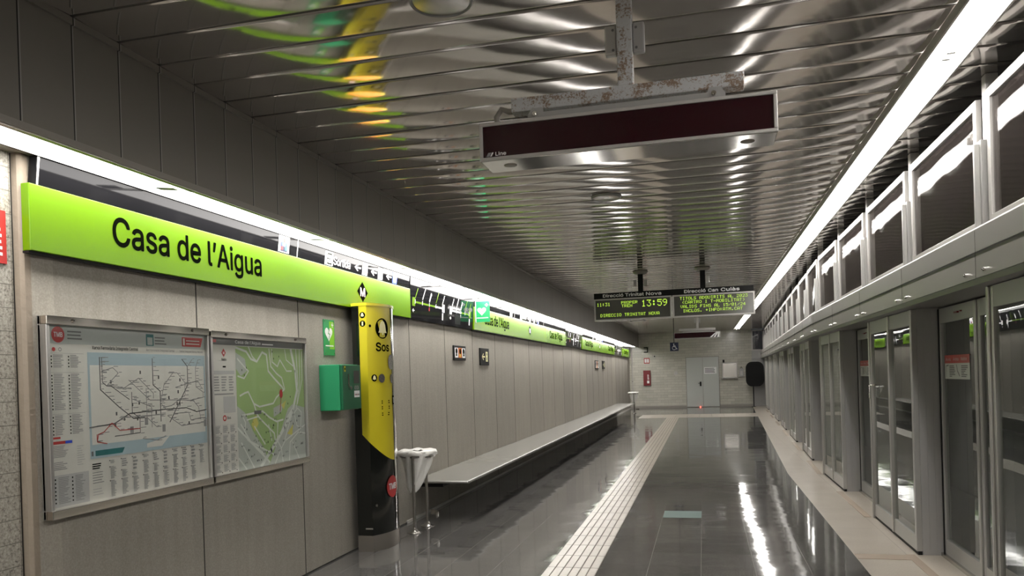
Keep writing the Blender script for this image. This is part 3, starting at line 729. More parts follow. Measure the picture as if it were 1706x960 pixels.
bars(mb, fr, 3.335, 1.865, 3.45, 1.92, 3, D2, 2, 4, .4, .75); mb.disc(fr, 3.245, 1.815, .011, D2, 0); mb.ring(fr, 3.285, 1.815, .007, .010, D2, 2)
mb.build('operator_logo', ['red', 'whitep', 'grey_ink'], t)
mb = MB(); mb.rect(fr, 3.92, 1.855, 3.985, 1.925, D2, 0); mb.rect(fr, 3.93, 1.86, 3.975, 1.905, D3, 1); bars(mb, fr, 3.995, 1.86, 4.11, 1.915, 3, D2, 2, 7, .4, .7)
mb.flat(fr, [(4.245, 1.86), (4.43, 1.86), (4.455, 1.92), (4.245, 1.92)], D2, 3); mb.rect(fr, 4.255, 1.868, 4.272, 1.912, D3, 4); bars(mb, fr, 4.285, 1.868, 4.42, 1.908, 2, D3, 4, 2, .35, .8)
mb.build('header_logos', ['teal', 'header', 'grey_ink', 'red', 'paper'], t)
mb = MB(); text(mb, fr, 'Xarxa Ferroviària Integrada Central', 3.50, 3.85, 1.822, .018, D2, 0, .015); text(mb, fr, 'Red Ferroviaria Integrada Central', 3.92, 4.17, 1.822, .014, D2, 1)
text(mb, fr, 'Central Integrated Railway Network', 4.22, 4.45, 1.822, .013, D2, 1); mb.build('title', ['ink', 'grey_ink'], t)
# map field
a0, a1, c0, c1 = 3.465, 4.47, 1.225, 1.805
mb = MB(); mb.rect(fr, a0, c0, a1, c1, d, 0); mb.rect(fr, a0+.015, c0+.0, a1-.015, c1-.07, .0016, 1); mb.rect(fr, a0, c0, a1, c0+.075, .0017, 2)
mb.flat(fr, [(3.90, c0+.02), (4.03, c0+.02), (4.1, c0+.075), (3.90, c0+.045)], .0019, 1); mb.flat(fr, [(3.50, c0+.012), (3.70, c0+.012), (3.72, c0+.042), (3.50, c0+.042)], D2, 3)
mb.rect(fr, 3.472, c0+.014, 3.486, c0+.04, D2, 4)
mb.build('map_field', ['sea', 'paper', 'sea', 'teal', 'grey_ink'], t)
def U(x): return a0+(a1-a0)*x
def V(y): return c0+(c1-c0)*y
lines = [ ([(.085, .97), (.085, .62), (.22, .42), (.33, .28), (.42, .28)], 'd'), ([(.10, .97), (.10, .70), (.13, .66), (.16, .66), (.3, .50)], 'b'),
 ([(.10, .82), (.18, .86), (.22, .80), (.13, .66), (.32, .62)], 'm'), ([(.5, .97), (.5, .66), (.56, .58), (.56, .22)], 'd'), ([(.77, .97), (.82, .88), (.82, .65), (.64, .20)], 'd'),
 ([(.87, .97), (.82, .88)], 'm'), ([(.93, .97), (.90, .86), (.90, .62), (.97, .55), (.97, .48), (.84, .45)], 'm'), ([(.25, .62), (.38, .74), (.5, .56), (.5, .50)], 'm'),
 ([(.30, .72), (.47, .48), (.78, .46), (.88, .44)], 'm'), ([(0, .22), (.18, .24), (.3, .34), (.62, .36), (.80, .36), (.9, .30), (1, .32)], 'd'),
 ([(.05, .06), (.06, .14), (.1, .16), (.16, .25), (.22, .16), (.38, .16)], 'r'), ([(.18, .10), (.38, .11), (.38, .28), (.32, .35), (.32, .58)], 'b'), ([(.44, .62), (.44, .28), (.52, .16), (.56, .16)], 'm'),
 ([(.64, .80), (.72, .80), (.79, .68), (.79, .52), (.66, .40), (.58, .38)], 'm'), ([(.60, .66), (.68, .80)], 'm'), ([(.60, .68), (.56, .44), (.62, .34), (.70, .34)], 'm'),
 ([(.68, .30), (.82, .30), (.84, .20), (.95, .22), (1, .20)], 'm'), ([(.62, .28), (.75, .14), (.98, .16)], 'm'), ([(.40, .04), (.52, .0), (.6, .04)], 'm'), ([(.22, .30), (.60, .30)], 'm'),
 ([(.86, .46), (.92, .36), (.94, .2)], 'm'), ([(.7, .62), (.92, .70), (.96, .6)], 'm'), ([(.33, .50), (.48, .40), (.48, .16)], 'm'), ([(.05, .14), (.05, .06), (.12, .03)], 'r')]
mb = MB(); ix = {'d': 0, 'm': 1, 'b': 2, 'r': 3}
for pts, c in lines: mb.stroke(fr, [(U(x), V(.10+.88*y)) for x, y in pts], .0065 if c == 'd' else .0048, D2+.0003*ix[c], ix[c])
r = random.Random(3)
for pts, c in lines:
    for (x0_, y0_), (x1_, y1_) in zip(pts[:-1], pts[1:]):
        n = max(1, int(math.hypot(x1_-x0_, y1_-y0_)/.045))
        for i in range(n):
            x, y = x0_+(x1_-x0_)*i/n, y0_+(y1_-y0_)*i/n; u, v = U(x)+.006, V(.10+.88*y)+r.uniform(-.006, .006)
            mb.rect(fr, u, v, min(u+r.uniform(.015, .05), a1-.01), v+.0042, D2, 4)
for i in range(16): u, v = U(r.uniform(.1, .92)), V(r.uniform(.2, .9)); mb.rect(fr, u, v, u+.012, v+.02, D2, 0)
for x, y in ((.30, .19), (.42, .27), (.57, .18), (.97, .19)): mb.rect(fr, U(x), V(y), U(x)+.028, V(y)+.045, D2, 4)
mb.build('route_lines', ['grey_ink', 'mid_ink', 'blue_dark' if False else 'grey_ink', 'red', 'mid_ink'], t)
# legend on the left and station index below
mb = MB()
for (z1_, z0_, n) in ((1.79, 1.72, 8), (1.69, 1.50, 22), (1.475, 1.37, 12)):
    mb.rect(fr, 3.215, z1_+.004, 3.44, z1_+.0055, D2, 1)
    for u in (3.225, 3.335):
        bars(mb, fr, u+.014, z0_, u+.088, z1_, n, D2, 1, int(z1_*100)+int(u*100), .5, .55)
        for i in range(n//2): mb.rect(fr, u, z1_-(i+1)*(z1_-z0_)/(n/2)+.002, u+.007, z1_-(i+1)*(z1_-z0_)/(n/2)+.010, D2, 0)
mb.rect(fr, 3.22, 1.352, 3.27, 1.362, D2, 2); mb.rect(fr, 3.22, 1.325, 3.30, 1.34, D2, 2); mb.rect(fr, 3.30, 1.325, 3.345, 1.34, D2, 3)
bars(mb, fr, 3.22, 1.255, 3.32, 1.318, 8, D2, 1, 41, .45, .6); bars(mb, fr, 3.22, 1.19, 3.32, 1.235, 5, D2, 1, 43, .45, .6); bars(mb, fr, 3.375, 1.20, 3.43, 1.31, 9, D2, 4, 42, .35, .5)
mb.rect(fr, 3.215, 1.0, 3.45, 1.165, .0014, 5)
for u in (3.225, 3.335):
    bars(mb, fr, u+.022, 1.015, u+.10, 1.155, 17, D2, 1, int(u*77), .5, .4)
    for i in range(7): mb.rect(fr, u, 1.02+i*.02, u+.008, 1.028+i*.02, D2, 0)
mb.build('legend', ['ink', 'mid_ink', 'red', 'blue', 'lgrey', 'lgrey'], t)
mb = MB(); bars(mb, fr, 3.475, 1.165, 3.555, 1.20, 3, D2, 0, 9, .55, .6); bars(mb, fr, 3.475, 1.085, 3.56, 1.155, 5, D2, 1, 10, .3, .7); bars(mb, fr, 3.475, 1.02, 3.55, 1.065, 3, D2, 2, 11, .3, .7)
for i in range(10):
    u = 3.60+i*.087; top = 1.205+.002*i
    for z0_, z1_, q in ((top-.02-.03*(i % 3), top, 4), (1.10, top-.035-.03*(i % 3), 14), (1.0, 1.092, 13)):
        if i == 9 and z1_ < 1.16: continue
        bars(mb, fr, u+.006, z0_, u+.052, z1_, q, D2, 1, i*7+q, .6, .5); mb.rect(fr, u-.002, z1_-.006, u+.004, z1_, D2, 0)
mb.build('station_index', ['ink', 'mid_ink', 'lgrey'], t)
MB().slab(fr, 3.20, .99, 4.478, 1.94, .010, .013).build('cover_sheet', 'acrylic', t)

t = thing('neighbourhood_map', (MX, 4.51, .945), 'steel-framed green neighbourhood street map, right of the two framed maps', 'map')
board_frame(t, 4.51, 5.78, .945, 1.975)
MB().slab(fr, 4.53, .985, 5.77, 1.935, -.012, 0).build('paper', 'paper', t)
mb = MB(); mb.rect(fr, 4.535, 1.885, 5.768, 1.93, d, 0); text(mb, fr, 'Casa de l’Aigua', 4.82, 5.14, 1.90, .022, D2, 1, .01); bars(mb, fr, 5.16, 1.897, 5.32, 1.912, 1, D2, 1, 3, .6, .95); mb.rect(fr, 4.55, 1.9, 4.60, 1.92, D2, 2); mb.build('title', ['grey_ink', 'whitep', 'red'], t)
e0, e1, g0, g1 = 4.82, 5.765, .99, 1.88
mb = MB(); mb.rect(fr, e0, g0, e1, g1, d, 0)
def E_(x): return e0+(e1-e0)*x
def G_(y): return g0+(g1-g0)*y
def poly(pts, m, dd): mb.flat(fr, [(E_(x), G_(y)) for x, y in pts][::-1], dd, m)
poly([(0, 0), (0, .52), (.1, .46), (.2, .30), (.35, .14), (.42, 0)][::-1], 1, .0014); poly([(.42, 0), (.62, .3), (.72, .46), (.8, .5), (1, .46), (1, 0)][::-1], 1, .0014)
poly([(0, .82), (0, .95), (.12, .9), (.14, .8), (.06, .76)][::-1], 1, .0014); poly([(.5, .40), (.5, .48), (.66, .52), (.62, .44)][::-1], 1, .0014)
poly([(.18, .36), (.24, .44), (.28, .36), (.22, .30)][::-1], 2, .0016); poly([(.62, .50), (.70, .54), (.66, .46)][::-1], 2, .0016); poly([(.70, .24), (.80, .32), (.78, .22)][::-1], 2, .0016)
mb.build('street_plan', ['mapgreen', 'mapgrey', 'mapyel'], t)
mb = MB()
roads = [([(0, .99), (.14, .96), (.2, .90), (.28, .88), (.36, .96), (.42, .94), (.44, .80), (.52, .74), (.64, .66), (.67, .63)], .016),
 ([(.17, 1), (.22, .92), (.28, .88)], .012), ([(.46, .99), (.48, .84), (.56, .78), (.64, .74), (.68, .64), (.55, .57), (.50, .52), (.30, .50), (.22, .53), (.15, .63), (.10, .62), (.04, .60)], .013),
 ([(.5, .99), (.50, .88), (.58, .84), (.62, .90), (.72, .80), (.80, .80)], .012), ([(.80, .99), (.86, .80), (.88, .62), (.80, .44), (.66, .30), (.45, .12), (.30, 0)], .030),
 ([(.88, 1), (.90, .70), (.84, .50), (.70, .38)], .012), ([(.94, 1), (.93, .7), (.86, .46)], .01), ([(.98, .98), (.97, .72), (.88, .5)], .01), ([(.70, .99), (.72, .9), (.84, .84)], .01),
 ([(.06, .44), (.34, .46), (.44, .40), (.54, .36), (.64, .37)], .014), ([(.22, .53), (.26, .44), (.30, .40), (.5, .26), (.52, .14)], .013), ([(.02, .90), (.1, .84), (.16, .80), (.1, .74), (.02, .76)], .012),
 ([(.0, .34), (.42, .02)], .016), ([(.04, .37), (.16, .22), (.48, .08)], .012), ([(.0, .10), (.10, .0)], .012), ([(.04, .22), (.2, .0)], .012), ([(.12, .24), (.34, .10)], .012),
 ([(.22, .34), (.36, .18)], .012), ([(.56, .36), (.54, .20), (.60, .12), (.62, 0)], .011), ([(.42, .34), (.46, .20)], .01), ([(.64, .16), (.72, .30), (.78, .40)], .011), ([(.66, .18), (1, .30)], .011),
 ([(.72, .0), (.74, .16), (.88, .24), (1, .22)], .011), ([(.82, .42), (.86, .30), (.92, .28), (.94, .42), (.88, .46), (.82, .42)], .009), ([(.88, 0), (.78, .16)], .01), ([(.5, .0), (.60, .12), (.66, .18)], .01),
 ([(.06, .44), (.10, .38), (.08, .28)], .01), ([(.12, .40), (.28, .42)], .01)]
for i, (pts, w_) in enumerate(roads): mb.stroke(fr, [(E_(x), G_(y)) for x, y in pts], w_, .0019+.00003*i, 0)
mb.build('road_network', 'road', t)
mb = MB(); r = random.Random(8)
for i in range(70):
    u, v = E_(r.uniform(.02, .94)), G_(r.uniform(.04, .44)); s_ = r.uniform(.005, .010); mb.rect(fr, u, v, u+s_*.8, v+s_*1.6, .003, 0)
    if i % 2: bars(mb, fr, u+.010, v, u+.04, v+.014, 2, .003, 1, i, .4, .5)
for x, y in ((.07, .80), (.1, .76), (.13, .82), (.5, .96), (.52, .9), (.60, .92), (.76, .56), (.72, .50)): mb.rect(fr, E_(x), G_(y), E_(x)+.007, G_(y)+.014, .003, 0)
mb.rect(fr, E_(.22), G_(.44), E_(.32), G_(.47), .003, 1)
mb.disc(fr, E_(.62), G_(.60), .024, .003, 2, 20, .035); mb.stroke(fr, [(E_(.62), G_(.57)), (E_(.60), G_(.45))], .006, .003, 2)
mb.build('map_markers', ['ink', 'grey_ink', 'red'], t)
mb = MB(); mb.rect(fr, 4.535, .99, 4.815, 1.88, .0012, 0)
mb.flat(fr, [(4.68, 1.80), (4.705, 1.83), (4.68, 1.86), (4.655, 1.83)], D2, 1); text(mb, fr, 'M', 4.672, 4.688, 1.82, .018, D3, 2, .02); text(mb, fr, 'Metro', 4.655, 4.71, 1.775, .018, D2, 3, .015)
bars(mb, fr, 4.665, 1.725, 4.70, 1.74, 1, D2, 3, 2, .7, 1); mb.rect(fr, 4.555, 1.68, 4.80, 1.705, D2, 5)
for i in range(3): bars(mb, fr, 4.56+i*.085, 1.56, 4.625+i*.085, 1.67, 6, D2, 4, i+5, .45, .6)
bars(mb, fr, 4.56, 1.535, 4.80, 1.55, 1, D2, 4, 3, .6, .9); mb.rect(fr, 4.66, 1.41, 4.80, 1.525, D2, 5)
mb.ring(fr, 4.67, 1.375, .011, .021, D2, 1); text(mb, fr, 'Bus', 4.70, 4.74, 1.367, .018, D2, 3, .015)
for i in range(3):
    for j in range(5):
        u = 4.56+i*.085; v = 1.275-j*.067; bars(mb, fr, u, v-.002, u+.06, v+.048, 8, D2, 4, i*5+j, .6, .6); mb.rect(fr, u-.006, v+.052, u+.065, v+.0535, D2, 4); mb.rect(fr, u+.06, v-.008, u+.068, v, D2, 3)
mb.build('legend', ['paper', 'red', 'whitep', 'ink', 'mid_ink', 'lgrey'], t)
MB().slab(fr, 4.53, .99, 5.768, 1.93, .010, .013).build('cover_sheet', 'acrylic', t)

# ================================================================== SMALL WALL THINGS
# red sign at the left picture edge
t = thing('red_safety_sign', (XW-.04, 2.66, 2.22), 'red safety sign with white pictograms on the speckled tiles, at the left picture edge', 'sign')
fr = left(XW-.038); MB().slab(fr, 2.66, 2.23, 3.052, 2.49, 0, .008).build('panel', 'red', t)
mb = MB(); text(mb, fr, 'SOS', 2.74, 2.90, 2.43, .022, .0095, 0); bars(mb, fr, 2.995, 2.26, 3.035, 2.41, 5, .0095, 0, 3, .5, .5); mb.disc(fr, 2.80, 2.33, .06, .0095, 0); mb.build('pictogram', 'whitep', t)
# green plate above the defibrillator box
t = thing('defibrillator_plate', (XW+.003, 6.2, 1.85), 'clear and green defibrillator plate with white heart, screwed above the green cabinet', 'sign')
fr = left(XW+.002); MB().slab(fr, 6.195, 1.845, 6.40, 2.165, 0, .006).build('panel', 'safe', t, bevel=.001)
mb = MB(); mb.rect(fr, 6.30, 1.90, 6.39, 2.15, .0066, 2); heart(mb, fr, 6.285, 2.04, .14, .0075, 0); mb.stroke(fr, [(6.30, 2.08), (6.275, 2.04), (6.305, 2.035), (6.28, 1.99)], .008, .0085, 1)
mb.stroke(fr, [(6.34, 2.12), (6.375, 2.12)], .01, .0075, 0); mb.stroke(fr, [(6.357, 2.10), (6.357, 2.14)], .01, .0075, 0); mb.rect(fr, 6.22, 1.925, 6.37, 1.935, .0075, 0); mb.build('heart_pictogram', ['whitep', 'safe', 'lime'], t)
bolts('screw', [(XW+.008, 6.212, 1.862), (XW+.008, 6.383, 1.862), (XW+.008, 6.212, 2.15), (XW+.008, 6.383, 2.15)], 'x', 'chrome', t, .005, .003)
# defibrillator cabinet
t = thing('defibrillator_cabinet', (XW, 6.1, 1.35), 'green metal defibrillator cabinet on the concrete wall beside the yellow totem', 'cabinet')
MB().box(XW, XW+.195, 6.1, 6.47, 1.352, 1.755).build('body', 'sgreen', t, bevel=.006)
dr = MB().box(XW+.197, XW+.222, 6.105, 6.465, 1.357, 1.75).build('door', 'dgreen', t, bevel=.005)
fr = left(XW+.222)
MB().slab(fr, 6.32, 1.585, 6.425, 1.70, 0, .004).build('window', 'lcd', dr)
mb = MB(); mb.slab(fr, 6.20, 1.56, 6.222, 1.67, 0, .006); mb.disc(fr, 6.225, 1.545, .016, .022, 0, 16, d0=0); mb.build('latch', 'chrome', dr)
mb = MB(); mb.rect(fr, 6.32, 1.46, 6.43, 1.52, .0015, 0); text(mb, fr, 'AIVIA', 6.325, 6.42, 1.53, .035, .0015, 1, .01)
for i in range(4): mb.disc(fr, 6.34+i*.024, 1.485, .008, .0025, 2 if i % 2 else 3, 8)
mb.build('sticker', ['whitep', 'lgrey', 'ink', 'red'], dr)
mb = MB(); mb.rect(fr, 6.135, 1.69, 6.165, 1.74, .0015, 0); mb.disc(fr, 6.15, 1.715, .010, .0022, 1, 10); mb.build('corner_sticker', ['yellow', 'ink'], dr)
# flag sign with heart projecting from the wall
t = thing('defibrillator_flag_sign', (XW, 10.7, 2.41), 'green flag sign with white heart, projecting from the wall before the second station sign', 'sign')
fr = facing(10.7); MB().slab(fr, SX+.004, 2.41, -2.985, 2.71, -.006, 0).build('panel', 'safe', t)
mb = MB(); heart(mb, fr, -3.105, 2.57, .13, .0015, 0); mb.stroke(fr, [(-3.09, 2.60), (-3.115, 2.565), (-3.085, 2.56), (-3.11, 2.52)], .008, .0025, 1)
mb.stroke(fr, [(-3.05, 2.655), (-3.01, 2.655)], .012, .0015, 0); mb.stroke(fr, [(-3.03, 2.635), (-3.03, 2.675)], .012, .0015, 0); mb.rect(fr, -3.18, 2.465, -3.01, 2.475, .0015, 0); mb.build('heart_pictogram', ['whitep', 'safe'], t)
mb = MB(); mb.slab(fr, SX+.002, 2.405, SX+.016, 2.715, -.012, .008); mb.build('bracket', 'wframe', t)
# small framed notices on the concrete
def pict(y0, z0, w, h, label, kind_):
    t = thing('wall_notice', (XW, y0, z0), label, 'sign'); fr = left(XW+.02)
    MB().slab(fr, y0, z0, y0+w, z0+h, -.02, 0).build('frame', 'mblack', t, bevel=.003)
    mb = MB()
    if kind_ == 'three':
        for i, c in enumerate((0, 1, 0)):
            u = y0+.035+i*(w-.05)/3; uw = (w-.05)/3-.02; mb.rect(fr, u, z0+.035, u+uw, z0+h-.03, .0015, c); mb.disc(fr, u+uw/2, z0+h*.62, uw*.3, .0025, 2, 12); mb.rect(fr, u+uw*.3, z0+h*.28, u+uw*.7, z0+h*.42, .0025, 2 if i != 1 else 3)
        mb.build('pictogram_row', ['whitep', 'orange', 'ink', 'yellow'], t)
    else:
        arrow(mb, fr, y0+w*.33, z0+h*.5, w*.34, h*.42, .0015, 0); mb.rect(fr, y0+w*.60, z0+h*.22, y0+w*.84, z0+h*.80, .0015, 0)
        mb.disc(fr, y0+w*.72, z0+h*.66, w*.05, .0025, 1, 8); mb.stroke(fr, [(y0+w*.66, z0+h*.3), (y0+w*.72, z0+h*.48), (y0+w*.78, z0+h*.3)], .015, .0025, 1)
        mb.build('exit_pictogram', ['cream_p', 'dgreen'], t)
pict(9.8, 1.85, .53, .20, 'black-framed wall notice with three small white and orange pictures, nearer the camera', 'three')
pict(11.05, 1.79, .48, .26, 'dark green wall notice with pale arrow and running figure, nearer the camera', 'arrow')
pict(23.6, 1.76, .75, .27, 'dark wall notice with small pictures above the far part of the bench', 'three')
pict(25.3, 1.77, .62, .27, 'dark green arrow notice above the far part of the bench', 'arrow')

# ================================================================== EMERGENCY TOTEM
CX_, CY_, R_ = -3.475, 6.93, .52; TH = math.asin(.30/.52)
def front(u, z, off=0.):
    # u = arc length along the curved face measured from the near edge; negative u runs back along the flat side
    if u < 0: return (-3.05+u, 6.63-off, z)
    a = -TH+u/R_; return (CX_+(R_+off)*math.cos(a), CY_+(R_+off)*math.sin(a), z)
UM = R_*2*TH
t = thing('emergency_totem', (-3.1, 6.88, 0), 'tall yellow and black emergency call totem with bell and Sos lettering beside the framed maps', 'call point')
def shell(zf0, zf1, u0, u1, off, mat_, name, n=40, back=None):
    mb = MB(); us = []
    if u0 < 0: us = [u0, -1e-6]
    us += [max(u0, 0)+(u1-max(u0, 0))*i/n for i in range(n+1)]
    vs = []
    for u in us:
        z0, z1 = (zf0(u) if callable(zf0) else zf0), (zf1(u) if callable(zf1) else zf1); vs += [front(u, z0, off), front(u, z1, off)]
    mb.add(vs, [(2*i, 2*i+2, 2*i+3, 2*i+1) for i in range(len(us)-1)], 0, False)
    st = 1 if u0 < 0 else 0
    for j in range(st, len(mb.sm)): mb.sm[j] = True
    return mb.build(name, mat_, t)
def plan(off=0.): return [(-3.20, 6.63-off)] + [front(UM*i/30, 0, off)[:2] for i in range(31)] + [(-3.20, 7.23+off)]
def vprism(mb, pts, z0, z1, m=0): mb.prism(lambda a, b, c: (a, b, c), pts, z0, z1, m)
mb = MB(); vprism(mb, plan(-.003), .15, 2.31); mb.build('body', 'pblack', t)
mb = MB(); vprism(mb, plan(.004), .0, .15); mb.build('plinth', 'satin', t)
mb = MB(); vprism(mb, plan(.010), 2.31, 2.335); mb.build('cap', 'yellow', t)
mb = MB(); vprism(mb, plan(-.02), 2.335, 2.339); mb.build('top_plate', 'orange', t)
ybot = lambda u: .83+.27*(1-min(1, max(0, (u+.076)/(.44))))**1.8
shell(ybot, 2.31, -.076, .355, .001, 'yellow', 'yellow_panel')
shell(.15, 2.31, .357, .52, .004, 'chrome', 'edge_strip')
fx = lambda u, v, d: front(u, v, d)
cu = .195
mb = MB(); mb.disc(fx, cu, 2.10, .098, .003, 0, 36, .098); bell(mb, fx, cu, 2.11, .15, .006, 1); mb.build('bell_pictogram', ['ink', 'cream_p'], t)
mb = MB(); text(mb, fx, 'Sos', cu-.095, cu+.105, 1.885, .078, .003, 0, .035); mb.build('lettering', 'ink', t)
for k_, z_ in enumerate((1.38, 1.325, 1.265)):
    mb = MB(); bars(mb, fx, .15, z_, .285, z_+.038, 2, .003, 0, 5+k_, .55, .85); mb.build('instruction_text', 'ink', t)
mb = MB(); mb.disc(fx, .068, 1.63, .034, .003, 0, 24); bell(mb, fx, .068, 1.633, .05, .005, 1); mb.build('small_bell', ['ink', 'cream_p'], t)
mb = MB(); mb.disc(fx, .155, 1.625, .042, .010, 0, 24); mb.ring(fx, .155, 1.625, .028, .042, .012, 0); mb.build('call_button', 'steel', t)
mb = MB(); mb.disc(fx, .035, 2.12, .014, .004, 0, 12); mb.build('lock', 'ink', t)
mb = MB(); mb.disc(fx, .315, 1.78, .05, .009, 0, 24, .075); mb.build('loudspeaker', 'steel', t)
mb = MB(); mb.disc(fx, .325, 1.62, .03, .009, 0, 16, .045); mb.build('microphone', 'steel', t)
mb = MB(); mb.rect(fx, .335, 1.37, .38, 1.455, .007, 0); mb.disc(fx, .36, 1.43, .009, .009, 1, 8); mb.stroke(fx, [(.36, 1.42), (.36, 1.385)], .010, .009, 1); mb.build('sticker', ['ink', 'whitep'], t)
mb = MB(); mb.disc(fx, -.038, 2.222, .029, .003, 0, 24); bell(mb, fx, -.038, 2.225, .042, .005, 1); mb.build('side_bell', ['ink', 'cream_p'], t)
mb = MB(); mb.disc(fx, -.038, 2.142, .029, .003, 0, 24); text(mb, fx, 'i', -.046, -.030, 2.126, .032, .005, 1, .05); mb.build('information_mark', ['ink', 'cream_p'], t)
mb = MB(); mb.disc(fx, .285, .58, .10, .006, 0, 32, .105); text(mb, fx, 'TMB', .215, .355, .555, .055, .008, 1, .03); mb.build('operator_logo', ['red', 'whitep'], t)
mb = MB(); mb.disc(fx, .05, .43, .013, .004, 0, 12); mb.build('keyhole', 'chrome', t)
mb = MB(); mb.slab(fx, -.07, .21, -.0, .222, .0, .004); mb.build('vent', 'trimg', t)
# metro diamond above the totem sits on the sign itself

# ================================================================== BENCH
t = thing('bench', (XW, 8.2, 0), 'long grey stone bench cantilevered from the concrete wall', 'bench')
BY0, BY1, BX = 8.2, 29.4, -2.61
MB().box(XW+.006, BX+.012, BY0, BY1, .418, .452).build('seat', 'seat', t, bevel=.006)
mb = MB(); mb.tube([(BX+.008, BY0, .441), (BX+.008, BY1, .441)], .009, 10); mb.tube([(XW+.02, BY0, .437), (BX+.008, BY0, .437)], .012, 10); mb.build('edge_strip', 'psdl', t)
MB().box(XW+.02, BX-.30, BY0+.03, BY1-.03, .375, .418).build('carrier', 'mblack', t)
k = 0
while BY0+.5+1.237*k < BY1:
    y = BY0+.5+1.237*k; mb = MB(); mb.prism(lambda u, v, d: (u, d, v), [(XW+.006, .36), (XW+.05, .36), (BX-.08, .392), (BX-.04, .417), (XW+.006, .417)], y-.012, y+.012); mb.build('bracket', 'mblack', t); k += 1

# ================================================================== LITTER BINS
def make_bin(label, x, y, group=None, full=True):
    t = thing('litter_bin', (x, y, 0), label, 'bin')
    zr = .81; R = .185
    mb = MB(); mb.lathe(x, y, [(R-.012, zr-.03), (R+.004, zr-.03), (R+.006, zr+.012), (R-.010, zr+.012), (R-.012, zr-.03)], 40); mb.build('ring', 'steel', t)
    for s in (-1, 1):
        yy = y+s*.19
        mb = MB(); mb.tube([(x+.02, yy, .02), (x+.02, yy, zr)], .0165, 14); mb.build('post', 'steel', t)
        mb = MB(); mb.lathe(x+.02, yy, [(.0, .055), (.017, .055), (.022, .04), (.05, .012), (.075, .006), (.078, .0), (0, 0)], 24); mb.build('foot', 'steel', t)
    mb = MB(); n = 14; vs = []
    for i in range(n+1):
        a = math.radians(-10+85*i/n); vs += [(x+.02+.19*math.cos(a), y+.19*math.sin(a)*1.0, .13), (x+.02+.19*math.cos(a), y+.19*math.sin(a), .185)]
    mb.add(vs, [(2*i, 2*i+2, 2*i+3, 2*i+1) for i in range(n)], 0, True)
    mb.add([(v[0]-.004, v[1]-.004, v[2]) for v in vs], [(2*i+1, 2*i+3, 2*i+2, 2*i) for i in range(n)], 0, True); mb.build('lower_band', 'steel', t)
    # bag: rolled rim over the ring plus a hanging twisted body
    b = thing('bin_bag', (x, y, zr), 'crumpled white plastic bag in the litter bin %s' % ('beside the totem' if full else 'at the far end of the bench'), 'bag')
    mb = MB(); n = 48; r = random.Random(5); prof = []
    rows = [(R-.10, .030), (R-.045, .040), (R+.0, .042), (R+.024, .030), (R+.030, .008), (R+.022, -.010)]
    vs = []
    ph = [r.uniform(0, 6.28) for _ in range(6)]
    for j, (rr, zz) in enumerate(rows):
        for i in range(n):
            a = 2*math.pi*i/n; w_ = .006*math.sin(5*a+ph[j % 3])+.005*math.sin(11*a+ph[(j+1) % 6]); vs.append((x+(rr+w_)*math.cos(a), y+(rr+w_)*math.sin(a), zr+zz+.006*math.sin(7*a+ph[j % 6]+j)))
    fs = [(j*n+i, j*n+(i+1) % n, (j+1)*n+(i+1) % n, (j+1)*n+i) for j in range(len(rows)-1) for i in range(n)]
    mb.add(vs, fs, 0, True); mb.build('rolled_rim', 'bag', b)
    mb = MB(); vs = []; m_ = 12
    for j in range(m_+1):
        q = j/m_; rr = (R-.02)*(1-q)**.6*.82+.030; zz = zr+.03-(.36+.05*math.sin(2.1))*q
        cx = x+.02-.02*q; cy = y-.03-.13*q*q if full else y
        for i in range(n):
            a = 2*math.pi*i/n; w_ = 1+.13*math.sin(6*a+q*4)+.08*math.sin(13*a+q*3+1)
            vs.append((cx+rr*w_*math.cos(a), cy+rr*w_*math.sin(a)*1.0, zz+.02*math.sin(3*a+q*5)*q))
    mb.add(vs, [(j*n+i, j*n+(i+1) % n, (j+1)*n+(i+1) % n, (j+1)*n+i) for j in range(m_) for i in range(n)], 0, True); mb.build('hanging_body', 'bag', b)
    return t
make_bin('steel litter bin ring on two posts beside the yellow totem', -3.0, 7.70)
make_bin('steel litter bin at the far end of the bench', -2.74, 30.6, full=False)

